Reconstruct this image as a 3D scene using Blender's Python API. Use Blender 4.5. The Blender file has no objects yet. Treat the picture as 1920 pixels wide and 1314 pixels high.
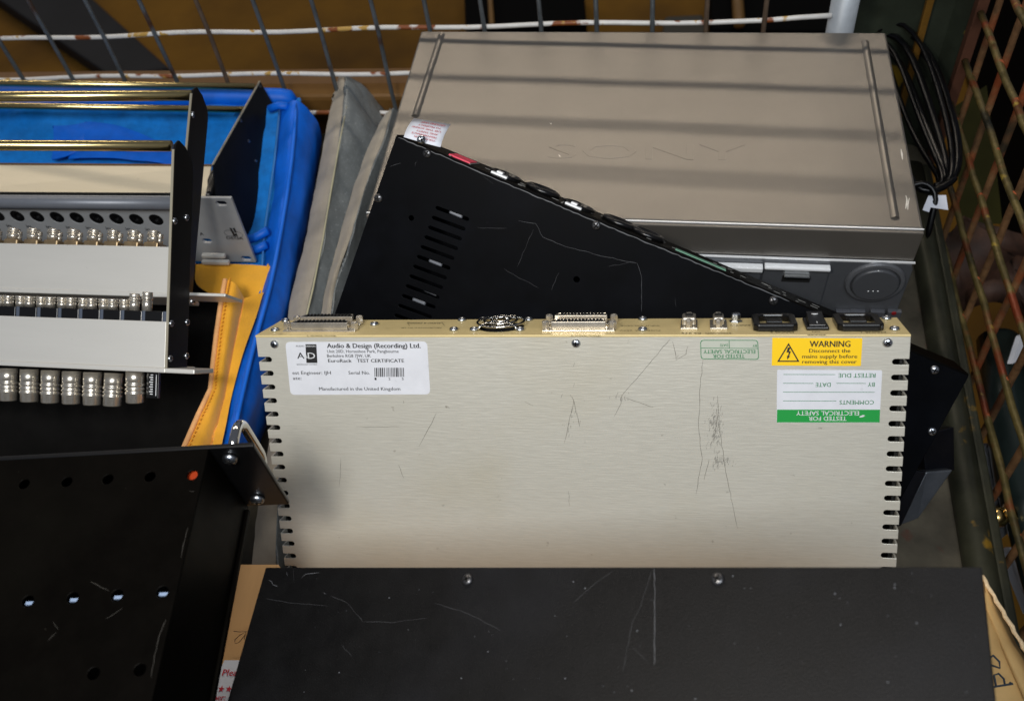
import bpy, bmesh, math, random
from mathutils import Matrix, Vector, geometry
random.seed(7)
R = math.radians
SC = bpy.context.scene
COL = SC.collection

# ------------------------------------------------------------------ camera, light, exposure
H = 0.735                                   # camera height above the cage floor
FPX, CX, CY = 1780.0, 960.0, 657.0
AX = Vector((0.9861, 0.0384, -0.1619)); AY = Vector((0.1274, -0.8, 0.5864)); AZ = Vector((-0.107, -0.5988, -0.7937))
CAMPOS = Vector((0, 0, H))
cam = bpy.data.cameras.new('camera'); cam.sensor_width = 36; cam.lens = FPX / 1920 * 36
cam.clip_start = 0.01; cam.clip_end = 100
cam.dof.use_dof = True; cam.dof.focus_distance = 0.67; cam.dof.aperture_fstop = 9
co = bpy.data.objects.new('camera', cam); COL.objects.link(co)
right = Vector((AX[0], AY[0], AZ[0])).normalized(); down = Vector((AX[1], AY[1], AZ[1])).normalized()
fwd = right.cross(down).normalized(); down = fwd.cross(right)
co.matrix_world = Matrix(((right.x, -down.x, -fwd.x, 0), (right.y, -down.y, -fwd.y, 0), (right.z, -down.z, -fwd.z, H), (0, 0, 0, 1)))
SC.camera = co

wd = bpy.data.worlds.new('World'); SC.world = wd; wd.use_nodes = True
bgn = wd.node_tree.nodes['Background']; bgn.inputs[0].default_value = (0.75, 0.82, 1.0, 1); bgn.inputs[1].default_value = 0.13

def area(name, loc, target, sx, sy, power, color):
    l = bpy.data.lights.new(name, 'AREA'); l.shape = 'RECTANGLE'; l.size = sx; l.size_y = sy; l.energy = power; l.color = color
    o = bpy.data.objects.new(name, l); COL.objects.link(o); o.location = loc
    o.rotation_euler = (Vector(target) - Vector(loc)).to_track_quat('-Z', 'Y').to_euler()
    return o
# warm strip lamp hung behind the cage (45 degrees up: its light throws the cage wires onto the recorder's lid)
area('rear_strip_lamp', (-1.3, 3.0, 2.5), (-1.3, .65, .2), 4.6, 0.14, 48, (1.0, .87, .71))
# the camera's flash, held to its left, and a pale lamp overhead
area('camera_flash', (-0.21, .03, H + .085), (-0.03, .44, .2), 0.10, 0.10, 2.5, (1.0, .93, .83))
area('overhead_lamp', (0.25, -0.9, 2.3), (0.05, .4, .1), 1.6, 0.6, 42, (.90, .95, 1.0))

vs = SC.view_settings; vs.view_transform = 'Standard'; vs.look = 'None'; vs.gamma = 1; vs.exposure = 0
SC.cycles.max_bounces = 6

# ------------------------------------------------------------------ frames and rays
def ray(u, v):
    a, b = (u - CX) / FPX, (v - CY) / FPX
    return right * a + down * b + fwd
def P(u, v, d): return CAMPOS + ray(u, v) * d
def onplane(u, v, axis, val):
    r = ray(u, v); return CAMPOS + r * ((val - CAMPOS[axis]) / r[axis])
def frame(o, X, Y):
    X = Vector(X).normalized(); Y = Vector(Y); Y = (Y - X * Y.dot(X)).normalized(); Z = X.cross(Y); o = Vector(o)
    return Matrix(((X.x, Y.x, Z.x, o.x), (X.y, Y.y, Z.y, o.y), (X.z, Y.z, Z.z, o.z), (0, 0, 0, 1)))
def loc(F, u, v, axis=2, val=0.0):          # where the sight line through a photo point meets a plane of a thing
    I = F.inverted(); o = I @ CAMPOS; r = I.to_3x3() @ ray(u, v)
    return o + r * ((val - o[axis]) / r[axis])

# ------------------------------------------------------------------ materials
def lin(c):
    return tuple(((x / 255) / 12.92 if x / 255 < .04045 else ((x / 255 + .055) / 1.055) ** 2.4) for x in c) + (1,)
MATS = {}
def mat(name, c, rough=.5, metal=0.0, var=0.0, vscale=30, bump=0.0, bscale=200, stretch=None, c2=None, spots=None, spec=.5, sheen=0.0, rvar=0.0, coat=0.0):
    m = bpy.data.materials.new(name); m.use_nodes = True; nt = m.node_tree; b = nt.nodes['Principled BSDF']
    N = nt.nodes.new; L = nt.links.new
    b.inputs['Roughness'].default_value = rough; b.inputs['Metallic'].default_value = metal
    b.inputs['Specular IOR Level'].default_value = spec
    if sheen: b.inputs['Sheen Weight'].default_value = sheen
    if coat: b.inputs['Coat Weight'].default_value = coat; b.inputs['Coat Roughness'].default_value = .15
    tc = N('ShaderNodeTexCoord'); mp = N('ShaderNodeMapping'); L(tc.outputs['Object'], mp.inputs[0])
    if stretch: mp.inputs['Scale'].default_value = stretch
    col = lin(c)
    b.inputs['Base Color'].default_value = col
    last = None
    if var:
        n = N('ShaderNodeTexNoise'); n.inputs['Scale'].default_value = vscale; n.inputs['Detail'].default_value = 6; n.inputs['Roughness'].default_value = .65
        L(mp.outputs[0], n.inputs['Vector'])
        rp = N('ShaderNodeValToRGB'); rp.color_ramp.elements[0].position = .32; rp.color_ramp.elements[1].position = .68
        if c2: a_, b_ = lin(c2), col
        else: a_, b_ = tuple(x * (1 - var) for x in col[:3]) + (1,), tuple(min(1, x * (1 + var)) for x in col[:3]) + (1,)
        rp.color_ramp.elements[0].color = a_; rp.color_ramp.elements[1].color = b_
        L(n.outputs['Fac'], rp.inputs[0]); last = rp.outputs[0]
        if rvar:
            mr = N('ShaderNodeMapRange'); mr.inputs['To Min'].default_value = rough - rvar; mr.inputs['To Max'].default_value = rough + rvar
            L(n.outputs['Fac'], mr.inputs['Value']); L(mr.outputs[0], b.inputs['Roughness'])
    for (sc, sscale, lo, hi) in (spots or []):
        n = N('ShaderNodeTexNoise'); n.inputs['Scale'].default_value = sscale; n.inputs['Detail'].default_value = 5
        L(tc.outputs['Object'], n.inputs['Vector'])
        mr = N('ShaderNodeMapRange'); mr.inputs['From Min'].default_value = lo; mr.inputs['From Max'].default_value = hi
        L(n.outputs['Fac'], mr.inputs['Value'])
        mx = N('ShaderNodeMixRGB'); mx.inputs[1].default_value = col; mx.inputs[2].default_value = lin(sc)
        if last: L(last, mx.inputs[1])
        L(mr.outputs[0], mx.inputs[0]); last = mx.outputs[0]
    if last: L(last, b.inputs['Base Color'])
    if bump:
        n = N('ShaderNodeTexNoise'); n.inputs['Scale'].default_value = bscale; n.inputs['Detail'].default_value = 3
        L(mp.outputs[0], n.inputs['Vector'])
        bp = N('ShaderNodeBump'); bp.inputs['Strength'].default_value = bump; bp.inputs['Distance'].default_value = .0006
        L(n.outputs['Fac'], bp.inputs['Height']); L(bp.outputs[0], b.inputs['Normal'])
    MATS[name] = m
    return m

m_cream = mat('brushed_cream_metal', (203, 200, 188), .40, .3, .045, 620, .25, 700, stretch=(.12, 1, 1), rvar=.05, spots=[((190, 182, 158), 7, .5, .9), ((120, 112, 98), 120, .70, .8)])
m_creamtop = mat('cream_painted_metal', (216, 196, 142), .5, .15, .06, 60, .08, 400, spots=[((150, 128, 84), 90, .66, .8)])
m_silver = mat('satin_silver_paint', (122, 117, 110), .36, .65, .03, 20, .10, 2600, spots=[((120, 112, 102), 150, .74, .8)])
m_fascia = mat('dark_grey_plastic', (82, 84, 88), .38, .25, .06, 120, .05, 2000)
m_chrome = mat('polished_steel', (205, 204, 200), .09, 1.0)
m_brightwhite = mat('bright_white', (236, 238, 240), .25, .2)  # serves real white marks and the recorder's painted highlights
m_black = mat('black_satin_paint', (5, 6, 9), .45, .0, .25, 40, .06, 900, spots=[((50, 52, 58), 190, .74, .83), ((11, 13, 19), 16, .5, .8)], rvar=.1, spec=.04)
m_blackmatt = mat('black_textured_paint', (10, 10, 11), .46, .0, .2, 60, .4, 1400, spots=[((80, 82, 86), 240, .735, .8), ((24, 25, 29), 9, .48, .8)], rvar=.1, spec=.2)
m_blackwarm = mat('worn_black_paint', (5, 4, 3), .45, .0, .25, 50, .10, 900, spots=[((48, 46, 40), 190, .74, .8), ((12, 11, 8), 9, .5, .8)], rvar=.1, spec=.035)
m_gloss = mat('black_gloss_plastic', (12, 12, 13), .28)
m_hole = mat('dark_interior', (6, 6, 6), .8)
m_plate = mat('black_anodised_plate', (18, 19, 22), .36, .35, .12, 30, .05, 900, spots=[((70, 72, 74), 200, .73, .8)], spec=.3)
m_edge = mat('bare_aluminium_edge', (205, 196, 172), .35, .8)
m_alu = mat('pale_aluminium_sheet', (208, 206, 200), .45, .35, .04, 30, .06, 400, stretch=(.1, 1, 1), spots=[((150, 146, 136), 150, .72, .8)])
m_alucream = mat('cream_aluminium_sheet', (214, 204, 180), .45, .3, .06, 30, .06, 400, stretch=(.06, 1, 1), spots=[((140, 132, 116), 160, .70, .8)])
m_grey = mat('grey_painted_panel', (150, 152, 154), .42, .15, .05, 60, .05, 600, spots=[((90, 90, 90), 150, .72, .8)])
m_greydk = mat('slate_grey_panel', (108, 112, 120), .40, .2, .05, 60, .05, 600)
m_rod = mat('brassy_plated_rod', (206, 186, 132), .22, 1.0)
m_nickel = mat('nickel_plating', (212, 205, 192), .27, .82, .15, 120)
m_screw = mat('zinc_screw', (190, 196, 204), .28, 1.0, .1, 300)
m_yellow = mat('yellow_label', (250, 205, 16), .45)
m_white = mat('white_label', (214, 216, 222), .5, var=.05, vscale=60, spots=[((150, 150, 152), 70, .68, .85)])
m_clear = mat('faded_label_film', (196, 200, 186), .4, .2, .04, 80)
m_ink = mat('black_ink', (22, 22, 24), .6)
m_fadedink = mat('faded_ink', (92, 84, 62), .6)
m_green = mat('green_ink', (22, 150, 62), .5)
m_greendk = mat('dark_green_ink', (36, 120, 72), .5)
m_redink = mat('red_ink', (196, 30, 52), .6)
m_paper = mat('white_paper', (222, 226, 236), .7, var=.03, vscale=40)
m_pink = mat('pink_sticker', (236, 62, 92), .5)
m_teal = mat('pale_green_sticker', (120, 176, 150), .5)
m_card = mat('brown_cardboard', (206, 160, 106), .8, 0, .07, 50, .25, 300, stretch=(1, .2, 1))
m_tan = mat('tan_cardboard', (206, 168, 108), .75, 0, .06, 50, .2, 300)
m_cardedge = mat('torn_cardboard_edge', (226, 200, 160), .9, 0, .2, 400, .6, 600)
m_blue = mat('blue_nylon', (3, 94, 202), .5, 0, .2, 30, .9, 45, spec=.3)
m_bluefelt = mat('blue_fleece', (10, 112, 194), .9, 0, .2, 60, .8, 900, sheen=.08, spec=.2, spots=[((60, 150, 210), 700, .68, .76)])
m_yelfab = mat('yellow_fabric', (236, 168, 34), .75, 0, .10, 30, .6, 700, sheen=.3)
m_peach = mat('peach_binding', (236, 176, 116), .85, 0, .1, 80, .4, 700)
m_greyfab = mat('grey_nylon_cloth', (146, 137, 122), .55, 0, .2, 26, .9, 50, sheen=.2)
m_greyback = mat('silvery_grey_coating', (118, 123, 124), .5, .3, .12, 60, .9, 160, spots=[((230, 234, 236), 1100, .66, .7)])
m_velvet = mat('black_velour', (15, 14, 13), .9, 0, .3, 30, .5, 300, spec=.1, spots=[((60, 60, 66), 900, .74, .78)])
m_wirewhite = mat('flaking_white_wire', (206, 204, 200), .5, .1, .1, 60, .5, 300, spots=[((120, 62, 22), 28, .58, .62), ((176, 140, 70), 60, .62, .66)])
m_wiregrey = mat('grey_galvanised_wire', (98, 104, 108), .42, .5, .25, 50, .4, 300, spots=[((82, 56, 40), 26, .58, .68)])
m_wirebrown = mat('rusty_brown_wire', (92, 76, 62), .6, .3, .3, 60, .5, 300, spots=[((140, 116, 96), 60, .6, .7)])
m_strand = mat('olive_rusty_strand', (98, 86, 48), .45, .3, .5, 50, .8, 260, spots=[((120, 54, 28), 24, .54, .64), ((34, 34, 24), 15, .55, .7), ((170, 146, 60), 60, .64, .72)])
m_rust = mat('orange_rust', (150, 74, 36), .8, .1, .3, 200, .8, 500)
m_olive = mat('old_green_paint', (48, 54, 44), .45, .2, .3, 24, .4, 120, spots=[((150, 120, 30), 30, .66, .70), ((92, 50, 34), 16, .62, .75)])
m_rail = mat('worn_olive_rail', (58, 58, 45), .42, .3, .4, 22, .5, 100, spots=[((150, 116, 40), 26, .655, .70), ((30, 32, 28), 18, .5, .8)])
m_floor = mat('stained_steel_floor', (92, 86, 72), .6, .2, .35, 18, .4, 120, spots=[((104, 44, 30), 26, .60, .70), ((40, 36, 28), 12, .52, .75)])
m_tube = mat('galvanised_tube', (158, 164, 170), .45, .15, .15, 30, .2, 100)
m_ochre = mat('ochre_ground', (100, 70, 16), .9, 0, .16, 5, .5, 60, spots=[((66, 44, 10), 3, .45, .7)], spec=.2)
m_slab = mat('dark_blue_grey', (26, 27, 30), .6, .2, .2, 8, spec=.2)
m_brownlip = mat('brown_painted_lip', (120, 86, 44), .32, .3, .15, 10)
m_pit = mat('unlit_black_sheet', (7, 7, 7), .9, spec=.05)
m_cable = mat('black_cable_sheath', (6, 6, 8), .3, 0, .2, 60, spec=.3)
m_redled = mat('dull_red_lens', (130, 20, 26), .4)
m_leather = mat('brown_sacking', (60, 37, 24), .7, 0, .7, 14, .8, 60, spots=[((120, 96, 76), 20, .62, .75)])
m_brass = mat('brass_fitting', (226, 190, 120), .25, 1.0, .1, 60)
m_scr = mat('pale_scratch', (64, 66, 70), .6)
m_scrdk = mat('dark_scratch', (104, 99, 90), .6)

# ------------------------------------------------------------------ mesh helpers
class MB:
    def __init__(s): s.b = bmesh.new()
    def box(s, x0, x1, y0, y1, z0, z1):
        v = [s.b.verts.new((x, y, z)) for x in (x0, x1) for y in (y0, y1) for z in (z0, z1)]
        for q in ((0, 1, 3, 2), (4, 6, 7, 5), (0, 4, 5, 1), (2, 3, 7, 6), (0, 2, 6, 4), (1, 5, 7, 3)): s.b.faces.new([v[i] for i in q])
        return s
    def hexa(s, pts):                        # 8 points: four of one end, four of the other
        v = [s.b.verts.new(p) for p in pts]
        for q in ((0, 1, 2, 3), (7, 6, 5, 4), (0, 4, 5, 1), (1, 5, 6, 2), (2, 6, 7, 3), (3, 7, 4, 0)): s.b.faces.new([v[i] for i in q])
        return s
    def lathe(s, prof, o=(0, 0, 0), ax=(0, 0, 1), n=20, cap=True):   # prof: (radius, height along ax)
        ax = Vector(ax).normalized(); a = ax.orthogonal().normalized(); b = ax.cross(a); o = Vector(o); rings = []
        for r, h in prof:
            if r < 1e-7: rings.append([s.b.verts.new(o + ax * h)])
            else: rings.append([s.b.verts.new(o + ax * h + (a * math.cos(t) + b * math.sin(t)) * r) for t in [2 * math.pi * i / n for i in range(n)]])
        for p, q in zip(rings, rings[1:]):
            for i in range(n):
                j = (i + 1) % n
                f = ([p[i], p[j], q[j], q[i]] if len(p) > 1 and len(q) > 1 else [p[0], q[j], q[i]] if len(p) == 1 else [p[i], p[j], q[0]])
                try: s.b.faces.new(f)
                except ValueError: pass
        if cap:
            for rg in (rings[0], rings[-1]):
                if len(rg) > 2: s.b.faces.new(rg)
        return s
    def tube(s, pts, r, n=8, closed=False):
        pts = [Vector(p) for p in pts]; rings = []; m = len(pts); up = None
        for i, p in enumerate(pts):
            t = (pts[(i + 1) % m] - pts[i - 1]) if closed or 0 < i < m - 1 else (pts[1] - pts[0] if i == 0 else pts[-1] - pts[-2])
            t.normalize()
            up = t.orthogonal() if up is None else up - t * up.dot(t)
            up.normalize(); b = t.cross(up)
            rr = r[i] if isinstance(r, (list, tuple)) else r
            rings.append([s.b.verts.new(p + (up * math.cos(2 * math.pi * k / n) + b * math.sin(2 * math.pi * k / n)) * rr) for k in range(n)])
        for i in range(m if closed else m - 1):
            p, q = rings[i], rings[(i + 1) % m]
            for k in range(n): s.b.faces.new((p[k], p[(k + 1) % n], q[(k + 1) % n], q[k]))
        if not closed: s.b.faces.new(rings[0]); s.b.faces.new(rings[-1])
        return s
    def sheet(s, outer, holes, w0, w1, T=None):       # flat outline with holes, extruded w0..w1; T maps (a, b, w) to local
        T = T or (lambda a, b, w: (a, b, w))
        pts = [Vector(p[:2]) for p in outer]; faces = [list(range(len(pts)))]
        for h in holes:
            faces.append(list(range(len(pts), len(pts) + len(h)))); pts += [Vector(p[:2]) for p in h]
        vo, eo, fo, _, _, _ = geometry.delaunay_2d_cdt(pts, [], faces, 2 if holes else 1, 1e-7)
        A = [s.b.verts.new(T(p.x, p.y, w0)) for p in vo]; B = [s.b.verts.new(T(p.x, p.y, w1)) for p in vo]
        use = {}
        for f in fo:
            s.b.faces.new([A[i] for i in f]); s.b.faces.new([B[i] for i in reversed(f)])
            for i, j in zip(f, list(f[1:]) + [f[0]]):
                k = (min(i, j), max(i, j)); use[k] = use.get(k, 0) + 1
        for (i, j), c in use.items():
            if c == 1: s.b.faces.new((A[i], A[j], B[j], B[i]))
        return s
    def grid(s, rows):
        V = [[s.b.verts.new(p) for p in r] for r in rows]
        for r, q in zip(V, V[1:]):
            for i in range(len(r) - 1): s.b.faces.new((r[i], r[i + 1], q[i + 1], q[i]))
        return s
    def ribbon(s, pts, w, nrm):
        pts = [Vector(p) for p in pts]; nrm = Vector(nrm); V = []
        for i, p in enumerate(pts):
            t = pts[min(i + 1, len(pts) - 1)] - pts[max(i - 1, 0)]
            sd = t.cross(nrm).normalized(); ww = w * (.35 if i in (0, len(pts) - 1) else random.uniform(.6, 1.2))
            V.append((s.b.verts.new(p + sd * ww / 2), s.b.verts.new(p - sd * ww / 2)))
        for a, c in zip(V, V[1:]): s.b.faces.new((a[0], a[1], c[1], c[0]))
        return s
    def text(s, txt, A, B, up, h, bold=0.0, depth=0.0, fit=True):  # baseline from A to B, capital height h
        A, B, up = Vector(A), Vector(B), Vector(up).normalized()
        if bold:                             # heavier strokes: the same letters again, a hair to each side
            D = (B - A).normalized(); n = D.cross(up)
            for k, sh in enumerate((-1, 1)): s.text(txt, A + D * sh * bold * h * 1.3 + n * (k + 1) * .00002, B + D * sh * bold * h * 1.3 + n * (k + 1) * .00002, up, h, 0, depth, fit)
            return s
        cu = bpy.data.curves.new('t', 'FONT'); cu.body = txt; cu.size = 1; cu.resolution_u = 2
        o = bpy.data.objects.new('t', cu); COL.objects.link(o)
        me = bpy.data.meshes.new_from_object(o.evaluated_get(bpy.context.evaluated_depsgraph_get()))
        bpy.data.objects.remove(o); bpy.data.curves.remove(cu)
        if not me.vertices: return s
        x0 = min(v.co.x for v in me.vertices); x1 = max(v.co.x for v in me.vertices)
        D = (B - A); Ln = D.length; D.normalize(); n = D.cross(up)
        kx = Ln / (x1 - x0) if fit else h / .73; ky = h / .73
        vs_ = [s.b.verts.new(A + D * ((v.co.x - x0) * kx) + up * (v.co.y * ky) + n * depth) for v in me.vertices]
        for p in me.polygons:
            try: s.b.faces.new([vs_[i] for i in p.vertices])
            except ValueError: pass
        bpy.data.meshes.remove(me)
        return s
    def build(s, name, m, parent=None, smooth=False, bevel=0.0, M=None, recalc=True, solid=0.0, sub=0, kind=None, offs=-1):
        if recalc: bmesh.ops.recalc_face_normals(s.b, faces=s.b.faces)
        me = bpy.data.meshes.new(name); s.b.to_mesh(me); s.b.free()
        for x in (m if isinstance(m, (list, tuple)) else [m]): me.materials.append(x)
        if smooth: me.polygons.foreach_set('use_smooth', [True] * len(me.polygons))
        o = bpy.data.objects.new(name, me); COL.objects.link(o)
        if parent: o.parent = parent
        if M is not None: o.matrix_world = M
        if sub: md = o.modifiers.new('sub', 'SUBSURF'); md.levels = md.render_levels = sub
        if solid: md = o.modifiers.new('solid', 'SOLIDIFY'); md.thickness = solid; md.offset = offs
        if bevel:
            md = o.modifiers.new('bev', 'BEVEL'); md.width = bevel; md.segments = 2; md.limit_method = 'ANGLE'; md.angle_limit = R(40)
        if kind: o['kind'] = kind
        return o
def thing(name, label, cat, F=None, group=None):
    o = bpy.data.objects.new(name, None); COL.objects.link(o); o.empty_display_size = .02
    if F is not None: o.matrix_world = F
    o['label'] = label; o['category'] = cat
    if group: o['group'] = group
    return o
def tag(o, label, cat, group=None):
    o['label'] = label; o['category'] = cat
    if group: o['group'] = group
    return o
def inst(src, parent, Mloc, name=None):
    o = bpy.data.objects.new(name or src.name.split('.')[0], src.data); COL.objects.link(o); o.parent = parent; o.matrix_local = Mloc
    for md in src.modifiers:
        n = o.modifiers.new(md.name, md.type)
        if md.type == 'BEVEL': n.width = md.width; n.segments = md.segments; n.limit_method = 'ANGLE'; n.angle_limit = md.angle_limit
    return o
def axis_m(o, z, spin=0.0):                  # a matrix whose +Z is z
    z = Vector(z).normalized(); q = z.to_track_quat('Z', 'Y')
    return Matrix.Translation(Vector(o)) @ q.to_matrix().to_4x4() @ Matrix.Rotation(spin, 4, 'Z')
def screw_mesh(r=.0032, h=.0022, name='screw', mm=None):
    b = MB().lathe([(r, 0), (r, h * .35), (r * .9, h * .7), (r * .62, h), (0, h * 1.02)], n=18)
    nf = len(b.b.faces); b.b.faces.ensure_lookup_table()
    for w, l in ((.16, .62), (.62, .16)): b.box(-r * w, r * w, -r * l, r * l, h * .9, h * 1.035)
    b.b.faces.ensure_lookup_table()
    for f in b.b.faces[nf:]: f.material_index = 1
    me = bpy.data.meshes.new(name); bmesh.ops.recalc_face_normals(b.b, faces=b.b.faces); b.b.to_mesh(me); b.b.free()
    me.materials.append(mm or m_screw); me.materials.append(m_hole)
    me.polygons.foreach_set('use_smooth', [True] * len(me.polygons))
    return me
SCREW = screw_mesh(); SCREWDK = screw_mesh(.0034, .002, 'screw', mat('dull_dark_screw', (92, 92, 94), .35, .9))
RIVNUT = None
def put(me, parent, o, z, spin=None, s=1.0, name='screw', sz=None):
    ob = bpy.data.objects.new(name, me); COL.objects.link(ob); ob.parent = parent
    ob.matrix_local = axis_m(o, z, random.uniform(0, 1.5) if spin is None else spin) @ Matrix.Diagonal((s, s, sz or s, 1))
    return ob
def slot_outline(cx, cy, dx, dy, ln, wd, n=5):   # rounded slot polygon
    d = Vector((dx, dy)).normalized(); p = Vector((-d.y, d.x)); c = Vector((cx, cy)); out = []
    for sgn in (1, -1):
        for k in range(n + 1):
            t = -math.pi / 2 + math.pi * k / n
            out.append(c + d * sgn * (ln / 2 - wd / 2) + (d * math.cos(t) + p * math.sin(t)) * sgn * wd / 2)
    return out
def circ(cx, cy, r, n=16): return [Vector((cx + r * math.cos(2 * math.pi * i / n), cy + r * math.sin(2 * math.pi * i / n))) for i in range(n)]
def scratches(F, parent, lines, w, m, zoff=-.00025, axis=2, val=0.0, name='scratch'):
    b = MB(); nrm = [0, 0, 0]; nrm[axis] = 1
    for ln in lines:
        pts = []
        for (u0, v0), (u1, v1) in zip(ln, ln[1:]):
            k = max(2, int(math.hypot(u1 - u0, v1 - v0) / 9))
            for i in range(k):
                t = i / k; pts.append((u0 + (u1 - u0) * t + random.uniform(-.9, .9), v0 + (v1 - v0) * t + random.uniform(-.9, .9)))
        pts.append(ln[-1])
        q = []
        for u, v in pts:
            p = loc(F, u, v, axis, val); p[axis] += zoff; q.append(p)
        b.ribbon(q, w, nrm)
    return b.build(name, m, parent, recalc=False, kind='stuff')

# ================================================================== THE CAGE
cage = thing('wire_cage', 'rusty steel stillage cage with welded wire back and olive mesh side holding the equipment', 'cage', Matrix.Translation((0, .8, 0)))
CI = Matrix.Translation((0, -.8, 0))
def cpart(b, name, m, **k):
    o = b.build(name, m, cage, **k); o.matrix_local = CI; return o
cpart(MB().box(-1.0, .268, -.5, .86, -.012, 0), 'floor_plate', m_floor)
YB = .80
zrows = [.189 - .0525 * 2, .189 - .0525, .189] + [.189 + .0525 * k for k in range(1, 9)]
for i, z in enumerate(zrows):
    pts = []
    for k in range(41):
        x = -1.0 + (1.137 if i < 3 else 1.32) * k / 40
        sag = .004 * math.sin(x * 7 + i) + (.0045 if x < -.62 and False else 0)
        pts.append((x, YB - .004, z + (sag * .35 + .0012 * math.sin(x * 31 + i * 2.3)) * (1 if i < 3 else .3) - (.006 if x < -.5 else 0) * min(1, (-.5 - x) / .25) + (.004 * max(0, (x - .08) / .05) if i == 2 and x > .08 else 0)))
    cpart(MB().tube(pts, .0024, 8), 'wire', m_wirewhite, smooth=True)
xs = [-.659 - .0605 * k for k in range(5, 0, -1)] + [-.659, -.597, -.537, -.478, -.417, -.358, -.298, -.244, -.188, -.134, -.08, -.026, .025, .077]
for i, x in enumerate(xs):
    mm = m_wirebrown if i in (8, 17, 18, 19, 20) else m_wiregrey
    dx = random.uniform(-.002, .002)
    cpart(MB().tube([(x + dx * math.sin(t * 1.3), YB + (0 if t < 1.5 else 0) - .008, -.0 + .62 * t / 10) for t in range(11)], .0023, 8), 'wire', mm, smooth=True)
# tube post at the end of the wire panel, and the folded corner post beyond it
cpart(MB().lathe([(.0125, 0), (.0125, .232)], (.148, YB + .004, 0), (0.0, 0, 1), 20), 'tube_post', m_tube, smooth=True)
# corner post: folded plate with two flanges and a yellowed edge
cp = [(.165, .865), (.255, .842), (.272, .82), (.279, .825), (.260, .85), (.167, .873)]
cpart(MB().sheet(cp, [], 0, .24), 'corner_post', m_olive, bevel=.001)
cpart(MB().box(.2285, .235, .838, .8445, 0, .24), 'post_rib', mat('yellowed_steel_edge', (128, 92, 34), .5, .3, .3, 30), bevel=.0005)
cpart(MB().box(.266, .276, .812, .824, .0, .24), 'post_rib', mat('rust_brown_paint', (92, 58, 42), .6, .1, .3, 20, .4, 100), bevel=.001)
# base rails
cpart(MB().tube([(.2475, -.5 + 1.3 * k / 12, .0035) for k in range(13)], .0125, 14), 'base_rail', m_rail, smooth=True)
cpart(MB().box(.2575, .2655, -.5, .80, -.03, .012), 'base_rail', m_rail, bevel=.002)
cpart(MB().sheet([(.80, .150), (.815, .157), (.85, .150), (.885, .12), (.885, .02), (.86, .02), (.86, .11), (.835, .135), (.80, .128)], [], -1.1, .14, T=lambda a, b, w: (w, a + .012, b - .058)), 'base_rail', m_brownlip, bevel=.004)
# side mesh: horizontal strands in front, uprights behind, a rusty weld blob at every crossing
SO = Vector((.270, .784, H - .548)); Sa = Vector((0, -.001, -.0515)); Sb = Vector((0, -.0598, .0072))
for i in range(-6, 6):
    pts = [SO + Sa * i + Sb * (j * .5) + Vector((random.uniform(-.0008, .0008), 0, random.uniform(-.0008, .0008))) for j in range(-1, 30)]
    cpart(MB().tube(pts, .0032, 8), 'mesh_strand', m_strand, smooth=True)
for j in range(0, 15):
    pts = [SO + Sa * (i * .5) + Sb * j + Vector((.0042, random.uniform(-.0008, .0008), 0)) for i in range(-12, 12)]
    cpart(MB().tube(pts, .0032, 8), 'mesh_strand', mat('rusty_upright_strand', (118, 86, 56), .6, .15, .5, 50, .8, 260, spots=[((134, 66, 34), 24, .52, .64), ((50, 42, 30), 17, .58, .72)]) if j == 0 else MATS['rusty_upright_strand'], smooth=True)
wb = MB()
for i in range(-4, 6):
    for j in range(0, 14):
        p = SO + Sa * i + Sb * j + Vector((.001, 0, 0))
        wb.lathe([(0, -.0032), (.0028, -.0018), (.0036, 0), (.0026, .002), (0, .0032)], p, (random.uniform(-1, 1), random.uniform(-1, 1), 1), 7, cap=False)
cpart(wb, 'weld_beads', m_rust, smooth=True, kind='stuff')

# ================================================================== BEYOND THE CAGE
o = MB().box(-4, 4, -2, 6, -.42, -.40).build('ground', m_ochre); o['kind'] = 'structure'
def outside(name, label, cat, b, m, **k): return tag(b.build(name, m, **k), label, cat)
def gp(u, v, z): return onplane(u, v, 2, z)
# dark flat slab lying on the ground behind the wires
c0 = [gp(-60, -40, -.36), gp(165, -10, -.36), gp(318, 128, -.36), gp(205, 142, -.36)]
outside('dark_slab', 'dark flat beam lying slantwise on the ochre ground behind the wire back', 'slab', MB().hexa([p for p in c0] + [p + Vector((0, 0, -.035)) for p in c0]), m_slab, bevel=.004)
c0 = [gp(868, -60, -.32), gp(1092, -60, -.32), gp(1100, 47, -.32), gp(872, 47, -.32)]
outside('bin', 'black bin standing on the ground behind the middle of the recorder', 'bin', MB().hexa([p for p in c0] + [p + Vector((0, 0, -.075)) for p in c0]), m_pit, bevel=.004)
c0 = [gp(1330, -60, -.32), gp(1700, -60, -.32), gp(1700, 60, -.32), gp(1336, 56, -.32)]
outside('bin', 'black bin standing on the ground by the tube post', 'bin', MB().hexa([p for p in c0] + [p + Vector((0, 0, -.075)) for p in c0]), m_pit, bevel=.004)
c0 = [gp(1246, 30, -.33), gp(1318, 26, -.33), gp(1330, 70, -.33), gp(1240, 70, -.33)]
outside('foot_plate', 'dark olive foot plate on the ground between the two black bins', 'plate', MB().hexa([p for p in c0] + [p + Vector((0, 0, -.06)) for p in c0]), mat('dark_olive_plate', (36, 34, 26), .7), bevel=.006)
for (u, w, lab) in ((914, 12, 'thin brown post standing in front of the left black bin'), (1378, 24, 'brown post between the wires in front of the right black bin')):
    a, c = gp(u, -80, -.30), gp(u + 8, 46, -.30)
    outside('brown_post', lab, 'post', MB().tube([a, c], .0105 if w > 20 else .005, 8), mat('brown_post_paint', (112, 80, 34), .6, 0, .3, 10), smooth=True)
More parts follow.
